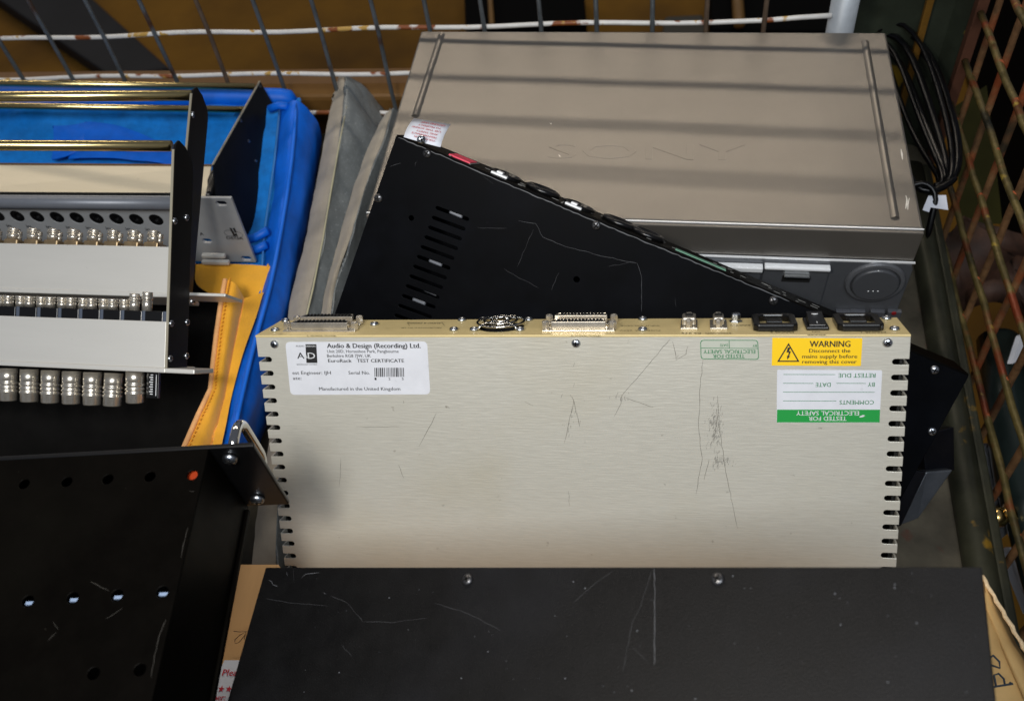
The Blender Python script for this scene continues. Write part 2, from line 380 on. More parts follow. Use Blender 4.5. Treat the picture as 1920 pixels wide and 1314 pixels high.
# added black box that keeps the view through the side mesh dark
outside('dark_backdrop', 'black machine box added to darken the view beyond the olive side mesh', 'backdrop', MB().box(.5, 1.2, -.6, 1.7, -.4, .15), m_pit, bevel=.01)
outside('green_pipe', 'thick dark green pipe running along beyond the olive side mesh', 'pipe', MB().tube([P(1872, 640, .98), P(1885, 760, .93), P(1910, 900, .89), P(1990, 1180, .82)], .021, 18), mat('dark_green_gloss', (34, 44, 42), .3, .2, .2, 20), smooth=True)
outside('sack', 'brown crumpled sack slumped beyond the side mesh', 'sack',
        MB().grid([[P(1765 + 33 * i + 7 * math.sin(j * 2.1), 430 + 36 * j + 12 * math.sin(i * 1.7), 1.0 + .05 * math.sin(i * 1.3 + j * 1.9)) for i in range(6)] for j in range(5)]), m_leather, smooth=True, solid=.02, sub=2)
outside('olive_panel', 'olive green sheet standing upright beyond the side mesh', 'panel', MB().hexa([P(1790, 200, 1.06), P(1800, 420, 1.06), P(1880, 420, 1.06), P(1850, 160, 1.06)] + [P(1790, 200, 1.08), P(1800, 420, 1.08), P(1880, 420, 1.08), P(1850, 160, 1.08)]), mat('olive_sheet', (40, 38, 10), .7, 0, .3, 10, spec=.1))
for k, (a, c, w, lab) in enumerate((((1832, 838), (1862, 1010), 14, 'white plastic strip beyond the lower side mesh beside the rail'), ((1872, 1035), (1918, 1150), 15, 'white plastic strip lower down beyond the side mesh'), ((1905, 630), (1888, 682), 10, 'short white plate showing beside the green pipe'))):
    d = .93
    q = [P(a[0], a[1], d), P(a[0] + w, a[1], d), P(c[0] + w, c[1], d - .04), P(c[0], c[1], d - .04)]
    outside('white_strip', lab, 'strip', MB().hexa(q + [p + Vector((.01, .01, -.008)) for p in q]), m_white)
outside('brass_coupling', 'shiny brass coupling caught behind the lower side mesh', 'coupling', MB().lathe([(0, 0), (.008, 0), (.0095, .003), (.0095, .010), (.0072, .0115), (.0072, .016), (.0095, .017), (.0095, .021), (0, .021)], P(1856, 972, .86), right * 1 + down * -.25, 18), m_brass, smooth=True)

# ================================================================== CREAM RACK UNIT
FC = frame((-.2903, .3821, H - .5112), (0.9989, 0.0109, 0.0466), (0.0436, -0.6071, -0.7934))
W, T, LN = .44, .044, .27
cr = thing('rack_unit', 'cream metal rack unit with slotted edges, certificate label and yellow warning sticker', 'rack unit', FC, 'rack units in the cage')
y0 = loc(FC, 500, 674).y; y1 = loc(FC, 530, 1041).y; pitch = (y1 - y0) / 15
out = []; hw = .0019; sl = .0102
ys = [y0 + pitch * k for k in range(22) if y0 + pitch * k < LN - .01]
out = [(0, 0), (W, 0)]
for y in ys:
    out += [(W, y - hw)] + [(W - sl + hw - hw * math.sin(t), y - hw * math.cos(t)) for t in [math.pi * k / 6 for k in range(7)]] + [(W, y + hw)]
out += [(W, LN), (0, LN)]
for y in reversed(ys):
    out += [(0, y + hw)] + [(sl - hw + hw * math.sin(t), y + hw * math.cos(t)) for t in [math.pi * k / 6 for k in range(7)]] + [(0, y - hw)]
MB().sheet(out, [], 0, .0012).build('front_cover', m_cream, cr, bevel=.0003)
for nm, x0, x1 in (('side_wall', 0, .0012), ('side_wall', W - .0012, W)):
    o2 = [(0.0012, 0.0016), (T, 0.0016), (T, LN), (.0012, LN)]
    for y in reversed(ys): o2 += [(.0012, y + hw), (.0135, y + hw), (.0150, y), (.0135, y - hw), (.0012, y - hw)]
    MB().sheet(o2, [], x0, x1, T=lambda a, b, w: (w, b, a)).build(nm, m_cream, cr)
for x_ in (.003, W - .0045): MB().box(x_, x_ + .0015, .01, LN, .006, T - .004).build('inner_bracket', mat('inner_steel', (60, 60, 58), .4, .8), cr)
MB().box(0.0016, W - .0016, LN - .002, LN, .0016, T - .002).box(.0016, W - .0016, .002, LN - .003, T - .0016, T).build('base_plate', m_hole, cr)
fanc = loc(FC, 941, 610, 1, 0); fanc = Vector((fanc.x, 0, .024))
rp_hole = circ(fanc.x, fanc.z, .0165, 24)
MB().sheet([(0, -.0006), (W, -.0006), (W - .0, T), (0.0, T)], [rp_hole], -.0002, .0014, T=lambda a, b, w: (a, w, b)).build('rear_panel', m_creamtop, cr, bevel=.0004)
up_ = Vector((0, -1, 0))
def top(u, v): q = loc(FC, u, v, 1, 0); return Vector((q.x, 0, min(max(q.z, .004), T - .004)))
for (u, v) in ((515, 645), (1080, 643), (1664, 642)): put(SCREW, cr, loc(FC, u, v), (0, 0, -1), s=.95)
RN = MB().lathe([(.0031, 0), (.0031, .0012), (.0027, .0022), (.0018, .0024), (.0013, .0012), (0, .0010)], n=14)
bmesh.ops.recalc_face_normals(RN.b, faces=RN.b.faces); RIV = bpy.data.meshes.new('socket_screw'); RN.b.to_mesh(RIV); RN.b.free(); RIV.materials.append(m_screw); RIV.polygons.foreach_set('use_smooth', [True] * len(RIV.polygons))
for (u, v) in ((541, 600), (516, 621), (702, 610), (867, 601), (851, 620), (889, 620), (907, 600), (975, 620), (992, 600), (1205, 600), (1205, 620), (1662, 599), (1677, 619)):
    put(RIV, cr, top(u, v), up_, name='socket_screw')
# fan guard
fg = MB()
for rr, hh in ((.0165, .0035), (.0115, .0045), (.0065, .005)):
    fg.tube([(fanc.x + rr * math.cos(t), -hh, fanc.z + rr * math.sin(t)) for t in [2 * math.pi * k / 32 for k in range(32)]], .0009, 8, closed=True)
for a in (45, 135, 225, 315):
    c_, s_ = math.cos(R(a)), math.sin(R(a))
    fg.tube([(fanc.x + r_ * c_, -h_, fanc.z + r_ * s_) for r_, h_ in ((.004, .0048), (.012, .0045), (.0165, .0035), (.0195, .0014))], .0009, 6)
fg.build('fan_guard', m_chrome, cr, smooth=True)
fb = MB().lathe([(0, .006), (.006, .006), (.006, .012), (0, .012)], (fanc.x, 0, fanc.z), (0, 1, 0), 16).lathe([(.0158, .011), (.0158, .014), (0, .014)], (fanc.x, 0, fanc.z), (0, 1, 0), 24)
fb.build('fan', m_hole, cr)
# 25-way sockets
def dsub(x0, x1, z):
    b = MB().box(x0 - .006, x1 + .006, -.0012, -.0001, z - .0055, z + .0055)
    b.build('socket_flange', m_nickel, cr, bevel=.0003)
    s = MB().sheet([(x0, z - .0038), (x1, z - .0038), (x1 - .0014, z + .0038), (x0 + .0014, z + .0038)], [[(x0 + .0006, z - .0032), (x1 - .0006, z - .0032), (x1 - .002, z + .0032), (x0 + .002, z + .0032)]], -.0068, -.0012, T=lambda a, b_, w: (a, w, b_)).build('socket_shell', m_nickel, cr, bevel=.0005)
    b = MB().box(x0 + .0022, x1 - .0022, -.0066, -.0014, z - .003, z + .003)
    n = 13
    for k in range(n): b.box(x0 + .004 + (x1 - x0 - .0085) * k / (n - 1), x0 + .0052 + (x1 - x0 - .0085) * k / (n - 1), -.0076, -.0066, z - .0022, z + .0022)
    b.build('socket_insert', m_hole, cr)
    for xx in (x0 - .0042, x1 + .0042):
        MB().lathe([(.0028, .001), (.0028, .0058), (.0022, .0066), (.0014, .0066), (.0012, .004), (0, .004)], (xx, 0, z), up_, 6).build('jack_post', m_nickel, cr, bevel=.0002)
for (u0, u1, v, z) in ((547, 652, 622, .013), (572, 668, 606, .031), (1033, 1136, 622, .013), (1042, 1140, 606, .031)):
    a, c = top(u0, v).x, top(u1, v).x
    dsub(a, c, z)
# 9-way and sync sockets, earth stud
def block(uc, name, w):
    x = top(uc, 612).x
    MB().box(x - .0056, x + .0056, -.0014, -.0001, .012, .036).build('socket_flange', m_nickel, cr, bevel=.0003)
    MB().box(x - w, x + w, -.0072, -.0014, .017, .031).build(name, m_nickel, cr, bevel=.0012)
    for z in (.0145, .0335): MB().lathe([(.0024, .001), (.0024, .006), (.0018, .007), (0, .007)], (x, 0, z), up_, 6).build('jack_post', m_nickel, cr, bevel=.0002)
    MB().lathe([(.0026, .0072), (.0026, .0082), (0, .0082)], (x, 0, .024), up_, 12).build('socket_insert', m_hole, cr)
block(1292, 'socket_shell', .0046); block(1347, 'socket_shell', .0036)
x = top(1379, 600).x
MB().lathe([(.0046, 0), (.0046, .001), (.0034, .0012), (.0034, .0052), (.0028, .0062), (0, .0062)], (x, 0, .034), up_, 6).build('earth_bolt', m_screw, cr, bevel=.0003)
# mains inlets and switch
def inlet(u0, u1):
    a, c = top(u0, 615).x, top(u1, 615).x; z0, z1 = .0065, .0385
    b = MB().sheet([(a + .003, z0), (c - .003, z0), (c, z0 + .003), (c, z1 - .003), (c - .003, z1), (a + .003, z1), (a, z1 - .003), (a, z0 + .003)],
                   [[(a + .0045, z0 + .006), (c - .0045, z0 + .006), (c - .0045, z1 - .007), (c - .008, z1 - .004), (a + .008, z1 - .004), (a + .0045, z1 - .007)]], -.005, -.0001, T=lambda p, q, w: (p, w, q))
    b.build('mains_inlet', m_gloss, cr, bevel=.001)
    MB().box(a + .009, c - .009, -.0042, .006, z0 + .012, z1 - .012).box(a + .002, c - .002, .004, .0055, z0, z1).build('inlet_tongue', m_gloss, cr, bevel=.0005)
inlet(1411, 1494); inlet(1567, 1654)
a, c = top(1509, 614).x, top(1552, 614).x
MB().box(a, c, -.0025, -.0001, .0095, .0355).build('switch_bezel', m_gloss, cr, bevel=.0008)
sw = MB().hexa([(a + .002, -.0025, .0115), (c - .002, -.0025, .0115), (c - .002, -.0025, .0335), (a + .002, -.0025, .0335), (a + .002, -.0035, .0115), (c - .002, -.0035, .0115), (c - .002, -.0075, .0335), (a + .002, -.0075, .0335)]).build('rocker_switch', m_gloss, cr, bevel=.0006)
xm = (a + c) / 2; n_ = Vector((0, -1, 0))
rk = MB().tube([(xm + .0018 * math.cos(t), -.0066 + .0004 * math.sin(t), .029 + .0024 * math.sin(t)) for t in [2 * math.pi * k / 16 for k in range(16)]], .00042, 6, closed=True).box(xm - .0003, xm + .0003, -.0045, -.0042, .0145, .0172)
rk.build('switch_mark', m_brightwhite, sw)
# print on the rear panel (reads from the other side)
pr = MB()
def ttop(txt, u, v, wpx, h):
    A = loc(FC, u + wpx / 2, v, 1, -.0004); B = loc(FC, u - wpx / 2, v, 1, -.0004); A.y = B.y = -.00045
    pr.text(txt, A, B, (0, 0, -1), h, .01)
for a_ in (('MAINS 1', 1637, 622, 46, .0028), ('MAINS 2', 1466, 622, 44, .0028), ('POWER', 1530, 627, 34, .0022), ('ON', 1530, 621, 15, .0022), ('SYNC/WPI', 1347, 624, 48, .0028), ('RS 232', 1296, 624, 36, .0028), ('EARTH', 1388, 609, 36, .0028), ('FUSE T1A 250V', 1200, 619, 76, .002), ('INPUT VOLTAGE', 1200, 610, 72, .002), ('Euro Card 1', 603, 629, 52, .0026), ('Euro Card 2', 1097, 629, 54, .0026), ('AUDIO & DESIGN', 797, 605, 62, .0032), ('Manufactured in the UK', 790, 614, 76, .002)): ttop(*a_)
for (u, v, u2, v2) in ((763, 604, 768, 611), (828, 604, 834, 611), (763, 604, 770, 604), (826, 604, 834, 604)):
    A, B = loc(FC, u, v, 1, -.0004), loc(FC, u2, v2, 1, -.0004); pr.ribbon([A, (A + B) / 2, B], .0004, (0, 1, 0))
pr.build('panel_print', m_fadedink, cr, recalc=False)
# labels on the cover
def rrect(q, r=.0, n=4):                     # rounded quad in local xy from four pixel corners (clockwise from upper left)
    pts = [loc(FC, u, v).xy for u, v in q]; out = []
    for i in range(4):
        p, a, b = pts[i], pts[i - 1], pts[(i + 1) % 4]; da = (a - p).normalized() * r; db = (b - p).normalized() * r
        for k in range(n + 1):
            t = k / n; out.append(p + da * (1 - t) ** 2 + db * t ** 2) if r else None
        if not r: out.append(p)
    return out
def label(name, q, m, r=0.0, z=.00012, parent=None):
    return MB().sheet(rrect(q, r), [], -z - .00012, -.00003 if z < .0002 else -z).build(name, m, parent or cr)
def put_text(b, txt, u0, u1, v, hpx, up=True, bold=0.008, z=.0004, vv=None):
    A, B = loc(FC, u0, v), loc(FC, u1, vv if vv is not None else v); A.z = B.z = -z
    d = (B - A).normalized(); upv = Vector((d.y, -d.x, 0))
    b.text(txt, A, B, upv, hpx / 2740, bold)
def put_line(b, u0, v0, u1, v1, w, z=.0004):
    A, B = loc(FC, u0, v0), loc(FC, u1, v1); A.z = B.z = -z
    d = (B - A).normalized(); s = Vector((-d.y, d.x, 0)) * (w / 2740 / 2)
    v = [b.b.verts.new(p) for p in (A + s, B + s, B - s, A - s)]; b.b.faces.new(v)
def put_poly(b, px, z=.0004):
    v = []
    for u, w in px: p = loc(FC, u, w); p.z = -z; v.append(b.b.verts.new(p))
    b.b.faces.new(v)
lb = label('certificate_label', ((535, 641), (801, 640), (807, 739), (545, 740)), m_white, .0035)
t = MB()
put_text(t, 'Audio & Design (Recording) Ltd.', 614, 789, 652, 9.6, bold=.03)
put_text(t, 'Unit 20D, Horseshoe Park, Pangbourne', 614, 748, 661, 6.4)
put_text(t, 'Berkshire RG8 7JW, UK', 614, 696, 669.5, 6.4)
put_text(t, 'EuroRack', 616, 660, 679, 7.2, bold=.02); put_text(t, 'TEST CERTIFICATE', 670, 758, 679, 7.2, bold=.02)
put_text(t, 'est Engineer: IJH', 549, 621, 701.5, 7.2); put_text(t, 'Serial No.', 654, 694, 701.5, 7.2)
put_text(t, 'ate:', 550, 566, 711.5, 7); put_text(t, 'Manufactured in the United Kingdom', 599, 751, 731.5, 7.2)
for ch, u in (('1', 703), ('2', 729), ('5', 754)): put_text(t, ch, u, u + 3.4, 712, 5)
u = 703
while u < 757:
    w = random.choice((.8, 1.4, 2.2)); put_line(t, u, 689, u + .4, 706, w); u += w + random.choice((.8, 1.3, 1.9))
put_poly(t, [(573, 645), (593.5, 645), (595.5, 680), (575, 680)], .0004)
put_text(t, 'A', 558, 571.5, 672, 13); put_text(t, 'AUDIO', 555, 571, 650, 3.4); put_text(t, 'BROADCAST SYSTEMS', 557, 595, 684, 2.6)
t.build('lettering', m_ink, lb, recalc=False)
t = MB(); put_text(t, 'D', 578.5, 592, 672, 13, z=.0006); put_text(t, '&', 571, 578, 671, 7, z=.0006); put_text(t, 'DESIGN', 574, 592, 650, 3.4, z=.0006)
t.build('lettering', m_brightwhite, lb, recalc=False)
# green outline sticker (upside down)
lb = label('safety_sticker', ((1312, 636), (1422, 636), (1424, 675), (1313, 674)), m_clear, .002)
t = MB()
q = rrect(((1313, 637), (1421, 637), (1423, 674), (1314, 673)), .0022, 4); qi = rrect(((1314.2, 638.2), (1419.8, 638.2), (1421.8, 672.8), (1315.2, 671.8)), .002, 4)
vo = [t.b.verts.new((p.x, p.y, -.0004)) for p in q]; vi = [t.b.verts.new((p.x, p.y, -.0004)) for p in qi]
for i in range(len(vo)): j = (i + 1) % len(vo); t.b.faces.new((vo[i], vo[j], vi[j], vi[i]))
put_line(t, 1314, 652, 1422, 653, 1.0); put_line(t, 1367, 638, 1367.5, 652.5, 1.0)
put_text(t, 'TESTED FOR', 1396, 1337, 664, 7.4, bold=.015); put_text(t, 'ELECTRICAL SAFETY', 1416, 1319, 655.5, 7.2, bold=.015)
put_text(t, 'BY', 1419, 1411, 645.5, 5); put_text(t, 'DATE', 1365, 1350, 644.5, 5)
t.build('lettering', m_greendk, lb, recalc=False)
# yellow warning label
lb = label('warning_label', ((1448, 633), (1617, 634), (1614, 686), (1447, 685)), m_yellow)
t = MB()
put_text(t, 'WARNING', 1518, 1594, 650, 11.5, bold=.022); put_text(t, 'Disconnect the', 1517, 1594, 660.5, 7, bold=.015)
put_text(t, 'mains supply before', 1504, 1607, 671, 7, bold=.015); put_text(t, 'removing this cover', 1504, 1606, 681, 7, bold=.015)
tri = [(1478.5, 642.5), (1499, 678), (1457, 678)]
tc_ = (sum(p[0] for p in tri) / 3, sum(p[1] for p in tri) / 3)
tin = [(tc_[0] + (p[0] - tc_[0]) * .80, tc_[1] + (p[1] - tc_[1]) * .80) for p in tri]
for i in range(3): j = (i + 1) % 3; put_poly(t, [tri[i], tri[j], tin[j], tin[i]])
put_poly(t, [(1477, 651), (1482, 651), (1479.5, 658), (1483, 658), (1479.5, 667), (1481.5, 667), (1476, 674), (1475.5, 666.5), (1477.5, 666.5), (1479, 660.5), (1474.5, 660.5)])
t.build('lettering', m_ink, lb, recalc=False)
# retest label (upside down)
lb = label('retest_label', ((1457, 693), (1654, 694), (1649, 792), (1456, 792)), m_white, .001)
t = MB(); put_poly(t, [(1457, 767.5), (1650, 767.5), (1649, 791.5), (1456.5, 791.5)], .0003); t.build('green_band', m_green, lb, recalc=False)
t = MB()
put_text(t, 'RETEST DUE', 1641.5, 1572, 699.5, 8.2); put_text(t, 'BY', 1640, 1627, 716.5, 8); put_text(t, 'DATE', 1557.5, 1529.5, 717, 8); put_text(t, 'COMMENTS', 1638.5, 1574, 750, 8.2)
for (u0, u1, v) in ((1469, 1566, 701.5), (1468, 1525, 718), (1568, 1623, 718), (1468, 1640, 734.5), (1468, 1568, 751)): put_line(t, u0, v, u1, v + .3, .9)
t.build('lettering', m_greendk, lb, recalc=False)
t = MB(); put_text(t, 'TESTED FOR', 1587, 1516, 780, 8.4, bold=.012, z=.0006); put_text(t, 'ELECTRICAL SAFETY', 1610.5, 1493, 770, 8.4, bold=.012, z=.0006)
put_poly(t, [(1611, 780), (1618, 777), (1622, 778), (1618, 781), (1612, 782)], .0006)
t.build('lettering', m_brightwhite, lb, recalc=False)
# scratches and scuffs
scratches(FC, cr, [[(1256, 636), (1212, 688), (1166, 741), (1164, 756), (1152, 780)], [(1318, 676), (1313, 720), (1310, 800), (1316, 860), (1305, 926)], [(1262, 641), (1268, 674), (1286, 664), (1290, 648)],
    [(1070, 740), (1076, 752), (1058, 830)], [(1074, 745), (1087, 800)], [(1346, 740), (1347, 770), (1337, 830)], [(1347, 790), (1360, 880), (1383, 990)], [(1330, 860), (1320, 900)],
    [(985, 752), (1000, 760)], [(640, 860), (636, 912)], [(757, 750), (757, 756)], [(668, 800), (750, 800)], [(818, 775), (786, 836)], [(748, 870), (757, 896)], [(1066, 920), (1068, 948)], [(1170, 745), (1225, 763)]], .00024, m_scrdk)
sm = MB()
for (cu_, cv_, su, sv, n_) in ((1343, 795, 7, 20, 170), (1358, 862, 9, 5, 40), (1345, 850, 4, 16, 30), (1075, 775, 13, 34, 26), (1170, 742, 10, 4, 14)):
    for k in range(n_):
        u, v = random.gauss(cu_, su), random.gauss(cv_, sv); p = loc(FC, u, v); p.z = -.0002; l = random.uniform(.0006, .0034); sl_ = random.gauss(-.22, .18)
        sm.ribbon([p, p + Vector((sl_ * l * .5, l * .5, 0)), p + Vector((sl_ * l, l, 0))], random.uniform(.00012, .00032), (0, 0, 1))
sm.build('scuff', mat('grey_scuff', (132, 129, 122), .6), cr, recalc=False, kind='stuff')

# ================================================================== SILVER RECORDER
FS = frame((-.2465, .772, H - .5328), (.9996, .0071, -.0272), (.0074, -.9999, -.0093))   # x right, y to the front, z down
vt = thing('video_recorder', 'big silver video recorder with faint embossed lettering on its lid, lying at the back', 'video recorder', FS)
WS, LS = .43, .2425
MB().hexa([(0, 0, 0), (WS, 0, 0), (WS + .002, LS, 0), (-.002, LS, 0), (0, 0, .13), (WS, 0, .13), (WS + .002, LS, .03), (-.002, LS, .03)]).box(.002, WS - .002, .01, LS - .004, .03, .13).build('case', m_silver, vt, bevel=.002)
MB().box(-.002, WS + .002, LS + .0006, LS + .004, .0006, .0315).build('front_lip', m_silver, vt, bevel=.0008)
MB().box(-.002, WS + .003, LS + .0045, LS + .0058, .0318, .0332).build('lip_highlight', m_brightwhite, vt)  # white strip paints the highlight on the lip's lower edge
fy = LS + .0055
MB().box(-.002, WS + .002, LS + .0001, LS + .0009, -.0006, .0003).build('lid_highlight', m_brightwhite, vt)  # thin white line paints the highlight along the lid's front edge
fa = MB().sheet([(-.002, .0335), (WS - .004, .0335), (WS + .0015, .0355), (WS + .0035, .041), (WS + .0035, .131), (-.002, .131)], [], fy - .004, fy, T=lambda a, b, w: (a, w, b)).build('fascia', m_fascia, vt, bevel=.0008)
def fs(u, v): return loc(FS, u, v, 1, fy)
a, b_ = fs(1200, 484), fs(1430, 497); c, d = fs(1434, 490), fs(1556, 500)
MB().box(a.x, b_.x, fy, fy + .006, a.z + .001, b_.z + .003).box(c.x, d.x, fy, fy + .006, c.z + .001, d.z).build('door_edge_glint', m_brightwhite, vt, bevel=.0008)  # white paints the reflection on the doors' top edges
dr = MB().box(c.x, d.x, fy, fy + .0025, d.z + .0003, fs(1540, 590).z)
dr.build('tape_door', m_fascia, vt, bevel=.0008)
MB().box(a.x, b_.x - .0005, fy, fy + .0025, b_.z + .0035, fs(1540, 590).z).build('tape_door', m_fascia, vt, bevel=.0008)
h0, h1 = fs(1470, 509), fs(1517, 515)
MB().box(h0.x, h1.x, fy + .0025, fy + .0062, h0.z, h0.z + .0016).build('door_catch', m_chrome, vt, bevel=.0004)
MB().box(h0.x - .001, h1.x + .001, fy + .0025, fy + .003, h0.z + .002, h0.z + .009).build('catch_recess', m_hole, vt)
dc = fs(1640, 527); rr = (fs(1697, 527).x - fs(1583, 527).x) / 2
MB().lathe([(rr, 0), (rr, .0012), (rr * .96, .003), (rr * .84, .0034), (rr * .80, .0016), (0, .0016)], dc, (0, 1, 0), 48).build('dial_ring', mat('lit_dial_plastic', (104, 106, 110), .3, .4), vt, smooth=False, bevel=.0003)  # lighter grey paints the light caught by the ring's chamfer
dl = MB().lathe([(rr * .78, .0014), (rr * .78, .0046), (rr * .74, .0056), (0, .0056)], dc, (0, 1, 0), 48).build('jog_dial', mat('dial_plastic', (82, 84, 88), .3, .3), vt, bevel=.0005)
dm = MB()
for (u, v) in ((1628, 546), (1637, 546), (1646, 546), (1647, 508)):
    p = loc(FS, u, v, 1, fy + .0056); dm.lathe([(.0007, 0), (0, .0006)], p, (0, 1, 0), 8)
dm.build('dial_mark', m_brightwhite, dl)
for (u0, u1) in ((1567, 1592), (1594, 1619), (1632, 1655), (1664, 1686)):
    p, q = fs(u0, 578), fs(u1, 590)
    bt = MB().box(p.x, q.x, fy, fy + .004, p.z, q.z + .004).build('button', mat('button_plastic', (84, 86, 92), .35, .3) if u0 == 1567 else MATS['button_plastic'], vt, bevel=.0006)
p = loc(FS, 1676, 587, 1, fy + .004); MB().lathe([(.0021, 0), (.0018, .0008), (0, .001)], p, (0, 1, 0), 14).build('record_mark', m_redled, bt)
# lid ridges and embossed name
for (u0, v0, u1, v1) in ((828, 66, 779, 218), (1622, 80, 1678, 408)):
    p, q = loc(FS, u0, v0), loc(FS, u1, v1)
    n = 14; MB().grid([[Vector((p.x + (q.x - p.x) * t + .0034 * s, p.y + (q.y - p.y) * t, -.0022 * math.cos(s * math.pi / 2) - .0001)) for s in (-1, -.66, -.33, 0, .33, .66, 1)] for t in [-.005 + 1.01 * k / n for k in range(n + 1)]]).build('lid_ridge', m_silver, vt, smooth=True)
t = MB(); A, B = loc(FS, 1026, 297), loc(FS, 1398, 301); A.z = B.z = -.0001
t.text('SONY', A, B, (0, -1, 0), (loc(FS, 1026, 297) - loc(FS, 1036, 266)).length * .95)
ob = t.build('embossed_name', m_silver, vt, recalc=False); md = ob.modifiers.new('s', 'SOLIDIFY'); md.thickness = .0003; md.offset = 0
md = ob.modifiers.new('b', 'BEVEL'); md.width = .00032; md.segments = 3; md.limit_method = 'ANGLE'
scratches(FS, vt, [[(1698, 368), (1701, 378), (1698, 392)], [(1704, 372), (1702, 394)], [(1048, 290), (1052, 296)], [(1031, 231), (1034, 234)], [(1690, 280), (1692, 300)]], .0012, mat('paint_chip', (214, 210, 200), .5))

# ================================================================== BLACK UNIT LEANING BEHIND THE CREAM ONE
FL = frame((-.2037, .5259, H - .4519), (.9302, -.2607, -.2584), (-.3659, -.6035, -.7085))
ln = thing('rack_unit', 'matt black rack unit leaning askew between the cream unit and the silver recorder', 'rack unit', FL, 'rack units in the cage')
def lo(u, v): return loc(FL, u, v)
holes = []
s0 = (815, 388), (878, 411)
slots = []
for k in range(13):
    du, dv = -7.0 * k, 18.3 * k
    slots.append(((817 + du, 389 + dv), (879 + du, 412 + dv)))
for a, c in slots:
    p, q = lo(*a), lo(*c); m = (p + q) / 2
    holes.append(slot_outline(m.x, m.y, q.x - p.x, q.y - p.y, (q - p).length, .0024, 3))
for (u, v, r_) in ((771, 409, .0019), (1081, 524, .0022)):
    p = lo(u, v); holes.append(circ(p.x, p.y, r_, 12))
LW, LL, LT = .4405, .150, .043
LL = .165
MB().sheet([(0, 0), (LW, 0), (LW, LL), (0, LL)], holes, 0, .0012).build('cover', m_black, ln, bevel=.0004)
MB().box(0, .0012, .0014, LL, .0013, LT).box(LW - .0012, LW, .0014, LL, .0013, LT).box(0.002, LW - .002, .002, LL, LT - .0012, LT).build('side_walls', m_black, ln, bevel=.0003)
MB().box(0, LW, -.0012, .0002, .0014, LT).build('rear_panel', m_blackwarm, ln, bevel=.0004)
MB().box(.001, LW - .001, LL - .002, LL + .004, .001, LT).build('front_panel', m_black, ln, bevel=.0008)
# something pale inside, behind some of the slots
m_tin = mat('inner_tin', (118, 122, 130), .4, .5)
for k in (0, 5, 8, 9):
    p = lo((slots[k][0][0] + slots[k][1][0]) / 2 + random.uniform(-12, 12), (slots[k][0][1] + slots[k][1][1]) / 2); MB().box(p.x - .005, p.x + .006, p.y - .0016, p.y + .0022, .004, .009).build('inner_piece', m_tin, ln, bevel=.001)
for (u, v) in ((801, 288), (710, 372), (1118, 423), (1450, 564), (1752, 693), (1747, 808)): put(SCREWDK if u < 1700 else SCREW, ln, lo(u, v), (0, 0, -1), s=1.0)
# rear panel furniture, seen edge on
def lt(u, v): q = loc(FL, u, v, 1, -.0012); return Vector((q.x, -.0012, min(max(q.z, .004), LT - .004)))
for (u, v) in ((958, 330), (1088, 387)):
    x = lt(u, v).x
    MB().lathe([(.0125, 0), (.0125, .0022), (.011, .0026), (.009, .0008), (0, .0008)], (x, -.0012, .022), (0, -1, 0), 24).build('xlr_socket', m_gloss, ln, smooth=False)
    MB().box(x - .009, x + .004, -.0030, -.0012, .006, .013).box(x - .005, x, -.0048, -.003, .006, .012).build('socket_latch', m_brightwhite, ln, bevel=.0005)
for (u, v) in ((1025, 358), (1165, 416), (1215, 438)):
    x = lt(u, v).x
    MB().lathe([(.0135, 0), (.0135, .0026), (.0115, .0036), (.0095, .0036), (.008, .001), (0, .001)], (x, -.0012, .022), (0, -1, 0), 24).build('xlr_socket', m_gloss, ln, smooth=True)
for (u0, v0, u1, v1, mm, nm) in ((862, 290, 899, 306, m_pink, 'pink_sticker'), (1268, 462, 1360, 503, m_teal, 'serial_sticker')):
    p, q = lt(u0, v0), lt(u1, v1); MB().box(p.x, q.x, -.0022 if nm[0] == 'p' else -.0016, -.00125, .008, .03 if nm[0] == 'p' else .018).build(nm, mm, ln)
for u, v in ((855, 292), (902, 306), (1062, 376)):
    p = lt(u, v); MB().box(p.x, p.x + .0012, -.0017, -.00125, .004, .034).build('dividing_line', mat('grey_print', (120, 120, 118), .6) if u == 855 else MATS['grey_print'], ln)
t = MB()
for k in range(46):
    x = lt(905, 312).x + random.uniform(0, .27); t.box(x, x + random.uniform(.002, .006), -.00145, -.00123, (z := random.uniform(.004, .03)), z + .0007)
t.build('panel_print', MATS['grey_print'], ln, kind='stuff')
# caution tag stuck across the corner, standing up from the rear panel
TA, TB, TCc, TD = P(757, 257, .695), P(826, 276, .690), P(845, 233, .715), P(776, 222, .722)
I = FL.inverted()
rows = []
for j in range(5):
    tj = j / 4; bow = .004 * math.sin(tj * math.pi)
    rows.append([I @ (TA.lerp(TB, i / 5).lerp(TD.lerp(TCc, i / 5), tj)) + Vector((0, 0, -bow - .002 * math.sin(i / 5 * 3.1))) for i in range(6)])
tg = MB().grid(rows).build('caution_tag', m_paper, ln, smooth=True, solid=.0004)
t = MB()
for k, (s_, w0, w1) in enumerate((('GROUND UNIT', .28, .92), ('TO PROPERLY', .26, .86), ('USE THIS SCREW', .12, .9), ('AND SAFETY', .3, .86), ('PERFORMANCE', .2, .86), ('FOR MAXIMUM', .3, .84))):
    tj = .92 - k * .14
    sf = lambda w_, q_: I @ (TA.lerp(TB, w_).lerp(TD.lerp(TCc, w_), q_)) + Vector((0, 0, -.004 * math.sin(q_ * math.pi) - .002 * math.sin(w_ * 3.1) - .0022))
    Al, Bl = sf(w1, tj), sf(w0, tj)
    t.text(s_, Al, Bl, I.to_3x3() @ ((TA - TD)), .0026, .006)
t.build('lettering', m_redink, tg, recalc=False)
